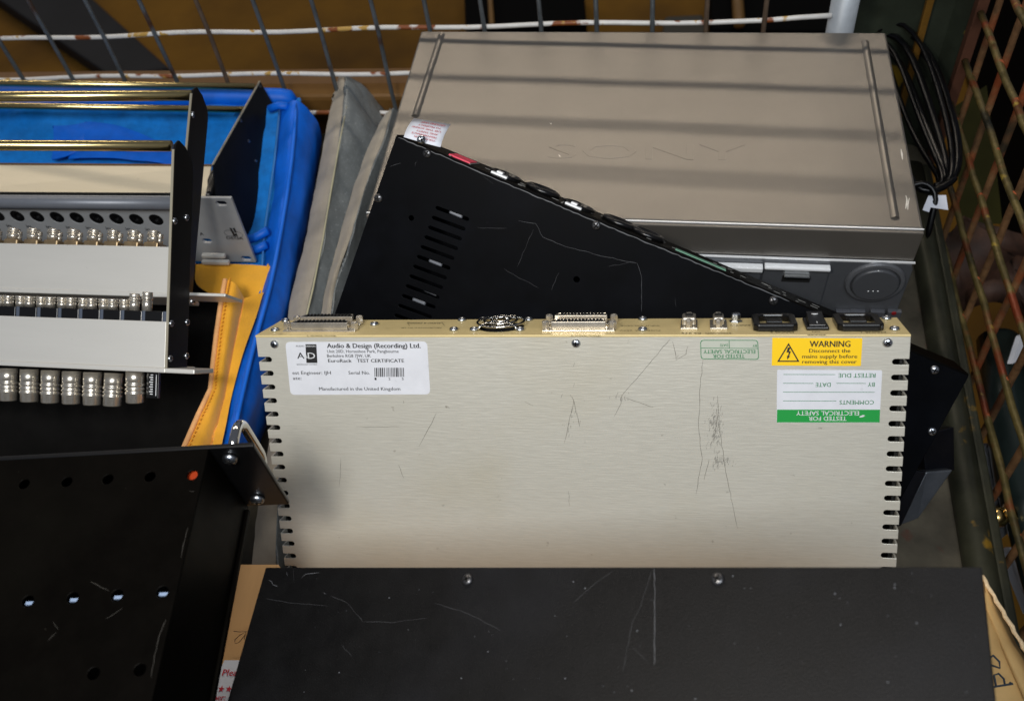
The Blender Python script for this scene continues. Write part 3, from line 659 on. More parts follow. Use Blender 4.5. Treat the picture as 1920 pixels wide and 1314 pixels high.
put(SCREW, ln, I @ P(790, 262, .688), I.to_3x3() @ (CAMPOS - P(790, 262, .688)), s=1.0)
scratches(FL, ln, [[(972, 413), (1005, 420), (1018, 445), (1060, 462), (1130, 480), (1195, 494), (1203, 520), (1203, 585)], [(730, 312), (752, 306)], [(778, 310), (782, 303)]], .00022, m_scr)
scratches(FL, ln, [[(895, 427), (950, 428)], [(1000, 430), (970, 500)], [(1048, 510), (1034, 545)], [(945, 505), (1010, 540)], [(1195, 494), (1180, 492), (1140, 500)], [(1265, 560), (1268, 575)], [(905, 330), (925, 345)]], .0002, mat('faint_scuff', (36, 37, 42), .6))
scratches(FL, ln, [[(748, 258), (860, 306), (1000, 366), (1160, 433), (1330, 503), (1480, 565)]], .0007, mat('pale_edge', (74, 76, 80), .5))  # lighter line along the cover's top edge
# lower right: rack ear and the pull handle standing on the cage floor
eh = [P(1752, 806, .70), P(1790, 806, .71), P(1790, 852, .735), P(1758, 852, .725)]
hb = lambda q, dz: MB().hexa([I @ p for p in q] + [I @ (p + fwd * dz) for p in q])
hb([P(1728, 815, .690), P(1789, 800, .70), P(1790, 882, .715), P(1735, 884, .705)], .02).build('rack_ear', mat('ear_black', (18, 19, 24), .35, .2, .2, 40), ln, bevel=.001)
hb([P(1736, 884, .695), P(1788, 880, .70), P(1722, 972, .715), P(1685, 986, .705)], .012).build('pull_handle', mat('handle_grey', (86, 90, 96), .4, .3, .15, 60, .1, 500), ln, bevel=.0015)
hb([P(1700, 880, .690), P(1738, 884, .694), P(1690, 986, .704), P(1660, 990, .70)], .02).build('front_edge', MATS['ear_black'], ln, bevel=.001)

# ================================================================== CARDBOARD BOX AND THE BLACK UNIT ON IT
FB = frame(P(498, 1064, .590), (1, .0, .015), (0, -.98, -.17))
# exact edges from the photograph: depth direction through its vanishing point
vp = (ray(1483, -2371)).normalized(); nl = ray(498, 1063).cross(ray(1841, 1062)).normalized()
Xb = vp.cross(nl); Xb = Xb if Xb.x > 0 else -Xb
FB = frame(P(498, 1063, .590), Xb, -vp)
qw = loc(FB, 1841, 1062)
bk = thing('rack_unit', 'flat black speckled rack unit lying in front on the cardboard box', 'rack unit', FB, 'rack units in the cage')
BW = qw.x; BL = .20
MB().box(0, BW, 0, BL, 0, .0012).build('cover', m_blackmatt, bk, bevel=.0006)
MB().box(0.0004, BW - .0004, .0004, BL - .001, .0014, .044).build('body', m_blackmatt, bk, bevel=.001)
for (u, v) in ((877, 1087), (1346, 1086)): put(SCREWDK, bk, loc(FB, u, v), (0, 0, -1), s=1.0)
m_scrfaint = mat('faint_scratch', (48, 49, 52), .6)
scratches(FB, bk, [[(505, 1086), (513, 1096), (521, 1099)], [(566, 1082), (574, 1076), (600, 1073)], [(537, 1072), (540, 1079)], [(607, 1111), (611, 1113)], [(1227, 1066), (1228, 1130), (1227, 1246)]], .0003, mat('chip_scratch', (84, 86, 90), .6))
scratches(FB, bk, [[(500, 1122), (550, 1130), (615, 1136)], [(620, 1116), (652, 1130), (672, 1154), (681, 1166)], [(681, 1166), (740, 1166), (800, 1159)], [(1222, 1070), (1200, 1140), (1185, 1170), (1168, 1260)], [(815, 1130), (880, 1150), (940, 1182)], [(1075, 1130), (1110, 1098), (1150, 1070)], [(1185, 1212), (1215, 1240)], [(551, 1066), (552, 1092)], [(640, 1208), (660, 1230)]], .00022, m_scrfaint)
sp = MB()
for k in range(70):
    u, v = random.uniform(500, 1840), random.uniform(1068, 1310); p = loc(FB, u, v)
    if 0.004 < p.x < BW - .004 and p.y > .002: sp.lathe([(random.choice((.00012, .00014, .00018, .0002, .00034)), 0), (0, .00012)], p - Vector((0, 0, .0001)), (0, 0, -1), 5, cap=False)
sp.build('dust_speck', mat('dust', (120, 124, 130), .8), bk, kind='stuff')
# cardboard under it
cb = thing('cardboard_box', 'open brown cardboard box with a red printed label under the black units', 'box')
zc = P(470, 1180, .640).z
cbp = lambda u, v, z=zc: onplane(u, v, 2, z)
xr = cbp(1900, 1290, zc - .01)
bo = [cbp(405, 1058), cbp(522, 1058), cbp(560, 1190), cbp(1790, 1200), cbp(1800, 1500), cbp(250, 1500)]
MB().sheet([(p.x, p.y) for p in bo], [], zc - .004, zc).build('box_top', m_card, cb)
MB().sheet([(p.x, p.y) for p in bo], [], .002, zc - .0045).build('box_sides', m_card, cb)
q = [P(1838, 1080, .655), P(1862, 1165, .63), P(1935, 1330, .59), P(1925, 1210, .60)]
def strip(ptsL, ptsR, name, m, par, sol=.002, n=1):
    return MB().grid([[a, a.lerp(b, .5), b] for a, b in zip(ptsL, ptsR)]).build(name, m, par, solid=sol, smooth=True)
strip([P(1842, 1085, .662), P(1850, 1130, .65), P(1880, 1200, .63), P(1930, 1310, .60)], [P(1843, 1082, .665), P(1885, 1160, .655), P(1905, 1205, .645), P(1960, 1290, .62)], 'box_flap', m_tan, cb, .003)
strip([P(1820, 1085, .655), P(1830, 1160, .64), P(1835, 1230, .625), P(1840, 1340, .605)], [P(1845, 1090, .660), P(1852, 1136, .6505), P(1882, 1206, .6305), P(1940, 1330, .60)], 'box_flap', m_tan, cb, .003)
eg = MB().tube([P(1841 + 2 * math.sin(k * 2.3), 1079, .664) if k == 0 else P(1841 + 5.6 * k + 1.6 * math.sin(k * 2.1), 1079 + 9.6 * k, .664 - .0024 * k) for k in range(22)], [.0012 + .0006 * random.random() for _ in range(22)], 6)
eg.build('torn_edge', m_cardedge, cb, smooth=True)
t = MB()
def stroke(b, pts, w, d): b.tube([P(u, v, d) for u, v in pts], w, 5)
stroke(t, [(1862, 1287), (1899, 1281), (1893, 1279)], .0007, .599); stroke(t, [(1868, 1287), (1864, 1265), (1872, 1262), (1882, 1272), (1884, 1283)], .0007, .602)
stroke(t, [(1858, 1246), (1875, 1252), (1874, 1240), (1862, 1228), (1857, 1232)], .0007, .610)
t.build('handwriting', mat('marker_ink', (50, 60, 70), .6), cb)
pl = MB(); q = [cbp(421, 1237, zc + .0006), cbp(600, 1237, zc + .0006), cbp(560, 1420, zc + .0006), cbp(330, 1420, zc + .0006)]
pa = MB().hexa([p for p in q] + [p + Vector((0, 0, -.0004)) for p in q]).build('paper_label', m_paper, cb)
t = MB()
def ptx(txt, u0, u1, v, hpx, bold=.02):
    A, B = cbp(u0, v, zc + .001), cbp(u1, v, zc + .001); t.text(txt, A, B, (0, 1, 0), hpx * .64 / 1780 / .72, bold)
ptx('Please', 416, 459, 1266, 9); ptx('mer:', 396, 421, 1312, 8)
for uc in (398, 415, 429, 443):
    c_ = cbp(uc, 1291, zc + .001); v = [t.b.verts.new(c_ + Vector((math.sin(a * math.pi / 5), math.cos(a * math.pi / 5), 0)) * (.0024 if a % 2 == 0 else .001)) for a in range(10)]
    ce = t.b.verts.new(c_)
    for a in range(10): t.b.faces.new((v[a], v[(a + 1) % 10], ce))
t.build('lettering', m_redink, pa, recalc=False)
scr = MB(); scr.tube([P(u, v, .628) for u, v in ((438, 1183), (450, 1184), (462, 1183), (458, 1192), (448, 1204), (441, 1206), (440, 1199), (450, 1190), (461, 1184), (458, 1198))], .00022, 4).build('pen_scribble', m_ink, cb)

# ================================================================== BLACK UNIT, LOWER LEFT
OL = P(391, 841, .545)
vpd = ray(1150, -1750).normalized(); 
FA_X = Vector((1, .0, 0)); 
e1 = (P(391, 841, .462)); far = ray(-200, 868).cross(ray(391, 841)).normalized()
yd_ = -(ray(391 + .224 * 2500, 841 - 2500)).normalized()
yd_ = Vector((-ray(846, -1190).normalized().x, -ray(846, -1190).normalized().y, 0)).normalized()
yd_ = (onplane(284, 1314, 2, OL.z) - OL).normalized(); xe = (OL - onplane(0, 860, 2, OL.z)).normalized()
print('left unit corner angle', math.degrees(xe.angle(-yd_)))
Xl = Vector((-yd_.y, yd_.x, 0))
FK = frame(OL, Xl, yd_)                       # x right, y to the viewer, z down
lk = thing('rack_unit', 'worn black rack unit with a chrome handle on its ear, lower left corner', 'rack unit', FK, 'rack units in the cage')
KW = .36
hl = []
def ko(u, v): return loc(FK, u, v)
for (u, v) in ((360, 890), (281, 893), (202, 898), (125, 903), (45, 907), (304, 1109), (219, 1115), (136, 1120), (52, 1126), (262, 1255), (175, 1262)):
    p = ko(u, v); hl.append(circ(p.x, p.y, .0031, 16))
yfar = .0; KL = .26
MB().sheet([(-KW, yfar), (0, yfar), (0, KL), (-KW, KL)], hl, 0, .0012).build('cover', m_blackwarm, lk, bevel=.0005)
kh = .0705
MB().box(-.0012, 0, 0.0005, KL, .0014, kh).box(-KW, -.0014, 0.0005, .0016, .0014, kh).build('side_walls', m_blackwarm, lk, bevel=.0003)
MB().box(0, .0022, .004, KL, kh - .004, kh).build('bottom_lip', m_blackwarm, lk, bevel=.0006)
MB().box(-KW, -.002, .003, KL, kh - .0014, kh).build('base_plate', m_hole, lk)
op = ko(360, 890); MB().box(op.x - .008, min(op.x + .008, -.0018), op.y - .012, op.y + .004, .004, .006).build('inner_piece', mat('orange_part', (160, 52, 12), .5), lk)
m_holeglint = mat('hole_glint', (140, 160, 190), .4)  # pale slips that paint the glints inside the holes
for (u, v) in ((304, 1113), (219, 1119), (136, 1124), (52, 1130)):
    p = ko(u, v); MB().box(p.x - .003, p.x + .003, p.y - .0020, p.y - .0002, .0026, .004).build('inner_piece', m_holeglint, lk)
# rack ear across the far end and its handle
I2 = FK.inverted()
e_tl = Vector((.0, -.0022, -.002)); xw = .0262
MB().box(-KW, xw, -.0035, -.0003, .0006, kh + .001).build('front_panel', mat('ear_gloss', (10, 10, 11), .3, 0, .2, 60), lk, bevel=.001)
for (u, v) in ((432, 858), (483, 934)):
    p = loc(FK, u, v, 1, 0); put(SCREW, lk, (p.x, 0, p.z), (0, 1, 0), s=1.4)
hp = [loc(FK, 432, 858, 1, 0), loc(FK, 483, 934, 1, 0)]
hd = []
a, c = Vector((hp[0].x, -.0035, hp[0].z)), Vector((hp[1].x, -.0035, hp[1].z)); ol = .024
for k in range(7): t_ = k / 6 * math.pi / 2; hd.append(a + Vector((0, -ol + .010, 0)) * 1 + (c - a).normalized() * (.010 * (1 - math.cos(t_))) + Vector((0, -.010 * math.sin(t_), 0)))
hd = [a] + hd
for k in range(7): t_ = k / 6 * math.pi / 2; hd.append(c + Vector((0, -ol + .010, 0)) - (c - a).normalized() * (.010 * (1 - math.sin(t_))) + Vector((0, -.010 * math.cos(t_), 0)))
hd += [c]
MB().tube(hd, .0030, 16).build('pull_handle', m_chrome, lk, smooth=True)
scratches(FK, lk, [[(170, 1090), (190, 1100), (205, 1108)], [(355, 921), (366, 921)], [(352, 990), (345, 1020), (340, 1045)], [(312, 1160), (300, 1190), (290, 1230), (284, 1270)], [(100, 1165), (110, 1180)], [(200, 1160), (230, 1140)], [(90, 1200), (106, 1185)]], .0003, mat('dull_scratch', (46, 44, 40), .6))

# ================================================================== PATCH PANELS
GP = 'patch panels stacked at the left'
def bnc_mesh():                              # rear crimp of a coax socket, axis +Z, base at 0
    b = MB().lathe([(.0052, 0), (.0052, .0095), (.0047, .0100), (.0047, .0112), (.0056, .0116), (.0058, .0125), (.0056, .0134), (.0048, .0138), (.0050, .0145), (.0053, .0150), (.0053, .0182), (.0049, .0188), (.0036, .0188), (.0034, .0150), (0, .0150)], n=24)
    bmesh.ops.recalc_face_normals(b.b, faces=b.b.faces); me = bpy.data.meshes.new('connector'); b.b.to_mesh(me); b.b.free(); me.materials.append(m_nickel)
    me.polygons.foreach_set('use_smooth', [True] * len(me.polygons)); return me
def bncf_mesh():                             # front coupling with bayonet ring
    b = MB().lathe([(.0068, 0), (.0068, .0085), (.0062, .0092), (.0074, .0100), (.0074, .0112), (.0060, .0120), (.0072, .0132), (.0072, .0142), (.0060, .0150), (.0073, .0160), (.0073, .0170), (.0066, .0178), (.0066, .0230), (.0058, .0238), (.0044, .0238), (.0042, .018), (0, .018)], n=28)
    bmesh.ops.recalc_face_normals(b.b, faces=b.b.faces); me = bpy.data.meshes.new('coupling'); b.b.to_mesh(me); b.b.free(); me.materials.append(m_nickel)
    me.polygons.foreach_set('use_smooth', [True] * len(me.polygons)); return me
BNC, BNCF = bnc_mesh(), bncf_mesh()
def text_strip(b, F, pts): pass
def patch(label, ob, ot, d, plate_v, rod_pts, px_rear, vrear, big, front, ear, xw=.46, dxx=0.0, plate_t=.044, cs=.92, xdir=(1, 0, 0), blk=.0065):
    O = P(ob[0], ob[1], d)
    ylean = Vector((0.02 + dxx, .607, .793)).normalized()      # rearwards, leaning back
    X_ = Vector(xdir).normalized(); D = ray(*ob).cross(ray(*ot)).cross(X_); D = D if D.z > 0 else -D
    F = frame(O, X_, -D); print('patch D', D.normalized())     # x right, y down the plate, z away
    th = thing('patch_panel', label, 'patch panel', F, GP)
    yt = loc(F, ot[0], ot[1]).y; xt = loc(F, ot[0], ot[1]).x
    # white tray plate
    yp = loc(F, ob[0], plate_v).y
    MB().box(-xw, 0, yp, 0, 0, .0015).build('tray_plate', m_alu, th, bevel=.0004)
    MB().box(-xw, .001, -.0, .0035, -.0014, plate_t).build('front_panel', m_alu, th, bevel=.0006)
    # side plate
    k = xt
    def sp(y, z): return (k * (y / yt), y, z)
    ol = [(0, 0), (yt + .012, 0), (yt + .004, .001), (yt, .006), (yt + .003, .016), (yt + .012, plate_t * .62), (yt + .02, plate_t * .66), (0, plate_t * .66)]
    MB().sheet(ol, [], 0, .0016, T=lambda a, b, w: (k * (a / yt) + .0004 + w, a, b + .0004)).build('side_plate', m_plate, th, bevel=.0003)
    MB().sheet([(0, -.0006), (yt + .008, -.0006), (yt + .008, .0003), (0, .0003)], [], -.0002, .0017, T=lambda a, b, w: (k * (a / yt) + .0004 + w, a, b)).build('plate_edge', m_edge, th)
    # lacing rod
    for (u, v, r_) in rod_pts:
        p = loc(F, u, v, 2, .012 if r_ < .01 else .012)
        MB().lathe([(r_, -xw), (r_, .0022)], (p.x, p.y, .010), (1, 0, 0), 16).build('lacing_rod', m_rod, th, smooth=True)
    # rear connectors
    yb = loc(F, 0, vrear).y
    for u, dz in px_rear:
        p = loc(F, u, vrear + 40, 2, .010)
        hb_ = yp - blk - yb + dz; put(BNC, th, (p.x, yp - blk, .008), (random.uniform(-.035, .035), -1, random.uniform(-.03, .03)), s=cs, name='connector', sz=hb_ / .0188)
        if big:
            p2 = loc(F, u + 18, vrear + 40, 2, .017)
            put(BNC, th, (p2.x, yp - blk, .010), (0, -1, 0), s=.48, name='pin_connector', sz=(yp - blk - yb) * .8 / .0188)
    return th, F, yt, yp
S1 = [(2 + 0, 0)] + []
rear1 = []
for k in range(-5, 8):
    rear1 += [(2.5 + 38.9 * k, 0), (18.5 + 39.0 * k, 0)]
rear1 = [(u, 0) for u, _ in rear1 if u < 245] + [(254, .0045), (278, .0060)]
th1, F1, yt1, yp1 = patch('silver patch panel at the front of the stack with couplings hanging under its edge', (309, 690), (323, 260), .70, 603, [(318, 275, .0042)], rear1, 553, False, True, True, cs=.72, blk=.0075)
b = MB()
for k in range(-5, 9):
    p = loc(F1, -22 + 39.3 * k, 590, 2, .006); b.box(p.x - .0072, p.x + .0072, yp1 - .0075, yp1 + .012, .003, .020)
b.build('insulator_block', m_gloss, th1, bevel=.0005, kind='stuff')
b = MB()
for k in range(-5, 9):
    p = loc(F1, -2 + 39.3 * k, 590, 2, .006); b.box(p.x - .0014, p.x + .0014, yp1 - .0075, yp1 + .012, .0036, .018)
b.build('divider', mat('slate_divider', (74, 82, 96), .45), th1, kind='stuff')
for k in range(-6, 7):
    p = loc(F1, 22 + 39.4 * k, 720, 2, .018); put(BNCF, th1, (p.x, .0062 if k < 6 else .0030, .0135), (random.uniform(-.03, .03), 1, random.uniform(-.03, .03)), s=1.0, name='coupling', sz=1.06)
# printed strip beside the last coupling
q = loc(F1, 286, 722, 2, .018)
st = MB().box(q.x - .004, q.x + .006, .0036, .024, .016, .019).build('legend_strip', m_gloss, th1, bevel=.0003)
t = MB(); t.box(q.x + .0040, q.x + .0045, .006, .022, .0156, .0159)
for k in range(9): t.box(q.x - .0005 - .0008 * (k % 2), q.x + .0016, .006 + k * .0018, .0068 + k * .0018, .0156, .0159)
t.build('lettering', m_brightwhite, st)
# ear and screws
MB().box(.0005, .024, -.0, .0035, -.001, .029).build('rack_ear', m_alu, th1, bevel=.0008)
for (u, v) in ((317, 606), (350, 604), (318, 672), (352, 667), (317, 412), (349, 408)):
    p = loc(F1, u, v, 0, .002); put(SCREW, th1, (.002 + loc(F1, 323, 260).x * (p.y / yt1), p.y, min(max(p.z, .003), .027)), (1, 0, 0), s=.8)
rear2 = [(26 + 37.6 * k, 0) for k in range(-5, 8)]
th2, F2, yt2, yp2 = patch('middle patch panel of the stack with gilt crimp connectors above its white tray', (322, 550), (358, 158), .755, 463, [(357, 181, .0045)], rear2, 424, True, False, True, dxx=-.02, blk=.0045)
b = MB()
for k in range(-5, 8):
    p = loc(F2, 22 + 37.6 * k, 452, 2, .004); b.box(p.x - .0070, p.x + .0058, yp2 - .0046, yp2 + .01, .003, .018)
b.build('crimp_sleeve', mat('gilt_sleeve', (160, 138, 106), .35, .75, .25, 120), th2, bevel=.0012, kind='stuff')
MB().box(.0005, .046, -.001, .0015, -.001, .030).build('rack_ear', m_alu, th2, bevel=.0006)
put(SCREW, th2, loc(F2, 360, 565, 0, .003), (1, 0, 0), s=1.0)
for (u, v) in ((363, 172), (373, 176), (376, 314)):
    p = loc(F2, u, v, 0, .03); put(SCREW, th2, (loc(F2, 358, 158).x * (p.y / yt2) + .0022, p.y, min(max(p.z, .003), .027)), (1, 0, 0), s=.6)
# third panel: lies flat, grey face upright towards the viewer
O3 = P(480, 492, .88)
F3 = frame(O3, (1, .015, -.005), (.0, -.06, -1))   # x right, y down, z away
th3 = thing('patch_panel', 'grey faced patch panel at the back of the stack with a logo on its ear', 'patch panel', F3, GP)
def g3(u, v): return loc(F3, u, v)
c_tr, c_bl = g3(433, 372), g3(380, 490)
yt3 = c_tr.y
h3 = []
for k in range(-5, 9):
    p = g3(-5 + 37.2 * k, 405 + 1.0 * k); h3.append(circ(p.x, p.y, .0066, 18))
for (u, v, l) in ((415, 382, .008), (462, 485, .008), (388, 452, .0075)):
    p = g3(u, v); h3.append(slot_outline(p.x, p.y, 1, 0, l * 1.25, l * .72, 6))
MB().sheet([(-.48, yt3), (c_tr.x, yt3), (0, 0), (-.48, 0)], h3, 0, .003).build('front_panel', m_grey, th3, bevel=.0004)
MB().box(-.48, -.055, yt3 + .0005, -.001, .0065, .0075).build('backing', m_hole, th3)
for k in range(-5, 9):
    p = g3(-5 + 37.2 * k, 405 + 1.0 * k)
    MB().lathe([(.0064, .003), (.0064, .0058), (.0030, .0058), (.0028, .0036), (.0012, .0036), (.001, .002), (0, .002)], (p.x, p.y, .0062), (0, 0, -1), 18).build('socket', m_gloss, th3)
# half-round trim and cream tray behind it
za = loc(F3, 320, 384).y
MB().tube([(x_, yt3 + .003, -.0035) for x_ in (-.48, -.2, -.045)], .0058, 14).build('trim_bar', m_greydk, th3, smooth=True)
i3 = F3.inverted()
qa = [i3 @ P(-340, 382, .868), i3 @ P(384, 372, .878), i3 @ P(396, 312, .915), i3 @ P(-340, 307, .909)]
MB().hexa([p for p in qa] + [p + Vector((0, .0015, .001)) for p in qa]).build('tray_plate', m_alucream, th3)
eA = [i3 @ P(-340, 305.5, .9095), i3 @ P(397, 310.5, .9155)]
MB().tube(eA, .0012, 6).build('plate_edge', mat('brown_edge', (112, 84, 52), .5, .5), th3)
sq = [P(398, 310, .900), P(486, 154, .985), P(503, 206, .995), P(474, 420, .92), P(455, 470, .885), P(432, 385, .875)]
nn = (sq[1] - sq[0]).cross(sq[3] - sq[0]).normalized()
sq = [p - nn * (p - sq[0]).dot(nn) for p in sq]
v0 = [i3 @ p for p in sq]; n3 = i3.to_3x3() @ nn * .0016
bb = MB(); A_ = [bb.b.verts.new(p) for p in v0]; B_ = [bb.b.verts.new(p - n3) for p in v0]
bb.b.faces.new(A_); bb.b.faces.new(B_[::-1])
for i in range(len(A_)): j = (i + 1) % len(A_); bb.b.faces.new((A_[i], A_[j], B_[j], B_[i]))
bb.build('side_plate', m_plate, th3)
MB().tube([v0[0] - n3 * .5, v0[1] - n3 * .5], .0011, 6).build('plate_edge', m_edge, th3)
for (u0, v0_, u1, v1_, d0, d1) in ((-330, 151, 478, 163, .975, .982), (-330, 193, 462, 206, .955, .965)):
    MB().tube([i3 @ P(u0, v0_, d0), i3 @ P(u1, v1_, d1)], .0034, 14).build('lacing_rod', m_rod, th3, smooth=True)
for (u, v, d_) in ((450, 228, .94), (465, 266, .94), (478, 303, .94), (486, 163, .975)):
    pl_ = sq[0] + 0 * nn; r_ = ray(u, v); s_ = (pl_ - CAMPOS).dot(nn) / r_.dot(nn); put(SCREW, th3, i3 @ (CAMPOS + r_ * s_), i3.to_3x3() @ (nn if nn.dot(-r_) > 0 else -nn), s=.75)
MB().tube([i3 @ P(388 + 3 * k, 372 - 7 * k + 2 * math.sin(k), .89 + .003 * k) for k in range(9)], .006, 10).build('cable_tail', m_cable, th3, smooth=True)
# white rails along the foot of the third panel
for (u0, u1, v, d_) in ((378, 424, 482, .868), (378, 432, 494, .866)):
    a_, c_ = i3 @ P(u0, v, d_), i3 @ P(u1, v, d_); MB().box(a_.x, c_.x, a_.y - .0018, a_.y + .0018, a_.z, a_.z + .004).build('foot_rail', m_alu, th3, bevel=.0005)
t = MB(); A, B = g3(426, 448), g3(457, 449); A.z = B.z = -.0004
t.text('DEGA', A, B, (0, -1, 0), .0034, .012)
for pts in ([(430, 427), (434, 427), (443, 443), (438, 441)], [(436, 427), (440, 427), (444, 435), (441, 436)], [(436, 445), (443, 436), (447, 444), (442, 441)]):
    vv = []
    for u, v in pts: p = g3(u, v); p.z = -.0004; vv.append(t.b.verts.new(p))
    t.b.faces.new(vv)
for (uc, vc) in ((430, 437), (446, 440)):
    ce = g3(uc, vc); t.tube([(ce.x + .0046 * math.cos(a), ce.y + .0036 * math.sin(a), -.0003) for a in [2 * math.pi * k / 20 for k in range(20)]], .00012, 4, closed=True)
for k in range(8):
    A, B = g3(14 + 37.2 * k, 425 + k), g3(22 + 37.2 * k, 425 + k); A.z = B.z = -.0004; t.text('in', A, B, (0, -1, 0), .0036, .02)
A, B = g3(376, 441), g3(383, 441); A.z = B.z = -.0004; t.text('A', A, B, (0, -1, 0), .004, .02)
t.build('lettering', m_ink, th3, recalc=False)

# ================================================================== BAGS
bg = thing('tool_bag', 'open blue padded bag with yellow lining standing round the patch panels', 'bag')
CLT = bpy.data.textures.new('creases', 'CLOUDS'); CLT.noise_scale = .028; CLT.noise_depth = 3
CLW = bpy.data.textures.new('long_creases', 'CLOUDS'); CLW.noise_scale = .07; CLW.noise_depth = 2
def crisp(r):                                # a second row close inside each border keeps the corners square
    f = lambda a, b: tuple(x + (y - x) * .06 for x, y in zip(a, b))
    return [r[0], f(r[0], r[1])] + list(r[1:-1]) + [f(r[-1], r[-2]), r[-1]]
def cloth(rows, name, m, par, sol=.004, sub=2, wob=.0, crease=.004):
    rows = [crisp(r) for r in rows]; cols = crisp([tuple(x for p in r for x in p) for r in rows]); n = len(rows[0])
    rows = [[tuple(r[3 * i:3 * i + 3]) for i in range(n)] for r in cols]
    b = MB().grid([[P(u + random.uniform(-wob, wob), v + random.uniform(-wob, wob), d) for (u, v, d) in r] for r in rows])
    o = b.build(name, m, par, smooth=True, sub=3)
    for tx, k in ((CLT, crease), (CLW, crease * 1.6)):
        md = o.modifiers.new('crease', 'DISPLACE'); md.texture = tx; md.strength = k; md.mid_level = .5; md.texture_coords = 'GLOBAL'
    md = o.modifiers.new('solid', 'SOLIDIFY'); md.thickness = sol; md.offset = -1
    return o
cloth([[(-60 + 78 * i, 186 - (4 if i % 2 else 0), 1.01) for i in range(-4, 9)], [(-60 + 78 * i, 205 + 3 * math.sin(i * 1.3), .995 + .004 * math.sin(i * 2)) for i in range(-4, 9)], [(-60 + 78 * i, 226, .998) for i in range(-4, 9)], [(-60 + 77 * i, 290 + 6 * math.sin(i), .985 + .006 * math.sin(i * 1.7)) for i in range(-4, 9)], [(-60 + 76 * i, 400, .955) for i in range(-4, 9)], [(-60 + 74 * i, 520, .925) for i in range(-4, 9)]], 'back_lining', m_bluefelt, bg, .004, 2, 2, .008)
# rolled top edge of the back wall
MB().tube([P(-60 + 62 * i, 183 - 3 * math.sin(i * 1.1) - (0 if i < 9 else 2), 1.005) for i in range(-5, 11)], [.011 + .0012 * math.sin(i * 1.9) for i in range(-5, 11)], 10).build('top_roll', m_blue, bg, smooth=True, sub=1)
cloth([[(100, 236, .979), (135, 238, .977), (165, 230, .977)], [(104, 262, .976), (140, 262, .970), (172, 246, .974)], [(98, 300, .972), (128, 296, .966), (152, 280, .972)]], 'strap_fold', m_blue, bg, .002, 2, 2, .003)
cloth([[(165, 230, .977), (230, 238, .974), (290, 262, .972), (345, 296, .968)], [(150, 262, .972), (220, 262, .967), (280, 280, .966), (345, 306, .964)], [(130, 300, .970), (200, 296, .964), (270, 303, .964), (345, 316, .962)]], 'strap_fold', m_blue, bg, .002, 2, 2, .004)
# side wall: inner lining, rolled rim, outer face
L_in = [(470, 245, .965), (462, 330, .94), (455, 420, .915), (452, 500, .885)]
L_a = [(528, 200, .975), (518, 300, .945), (498, 440, .905), (492, 545, .86), (476, 598, .84), (453, 658, .815), (437, 716, .79), (423, 784, .765), (412, 850, .74)]
L_b = [(556, 186, .965), (549, 300, .93), (526, 440, .89), (506, 545, .845), (487, 605, .825), (468, 680, .80), (455, 735, .78), (443, 790, .757), (432, 850, .735)]
L_c = [(606, 240, .985), (590, 340, .95), (562, 470, .905), (545, 548, .868), (532, 600, .85), (512, 690, .825), (494, 745, .80), (478, 800, .78), (470, 850, .76)]
L_d = [(600, 300, 1.03), (588, 400, 1.0), (560, 530, .95), (548, 600, .91), (536, 660, .89), (516, 745, .86), (500, 800, .84), (486, 850, .82), (478, 900, .80)]
rows = [[L_a[i], tuple((a_ * .5 + b_ * .5) for a_, b_ in zip(L_a[i], L_b[i])), L_b[i], tuple((a_ * .55 + b_ * .45) for a_, b_ in zip(L_b[i], L_c[i])), L_c[i], L_d[i]] for i in range(9)]
rows = [[(r[0][0], r[0][1], r[0][2]), (r[1][0], r[1][1], r[1][2] - .006), (r[2][0], r[2][1], r[2][2] - .006), (r[3][0], r[3][1], r[3][2] - .004), r[4], r[5]] for r in rows]
cloth(rows, 'side_wall', m_blue, bg, .003, 2, .8)
cloth([[(440, 215, .99), (490, 205, .985), (530, 202, .976)], [(430, 300, .965), (480, 300, .95), (520, 300, .944)], [(420, 400, .935), (470, 400, .925), (506, 400, .918)], [(410, 470, .91), (455, 480, .90), (500, 470, .893)], [(400, 540, .89), (450, 540, .878), (494, 545, .862)]], 'side_lining', m_bluefelt, bg, .004, 2, 1)
for ps in ([(505, 205, .968), (522, 198, .965), (540, 200, .962)], [(455, 452, .893), (480, 445, .890), (502, 432, .886)], [(462, 472, .887), (485, 466, .884), (500, 458, .882)]):
    MB().tube([P(*p) for p in ps], .0042, 8).build('lining_fold', m_blue, bg, smooth=True)
MB().tube([P(a_[0], a_[1], a_[2] - .0075) for a_ in L_b], .0022, 8).build('ridge_highlight', mat('ridge_highlight_blue', (20, 104, 214), .5, spec=.3), bg, smooth=True, sub=1)  # lighter blue tube paints the highlight along the rim's ridge
# seam line
MB().tube([P(a_[0] - 3, a_[1], a_[2] - .007) for a_ in L_a[:6]], .0011, 5).build('seam', mat('seam_thread', (52, 116, 180), .8), bg, smooth=True)
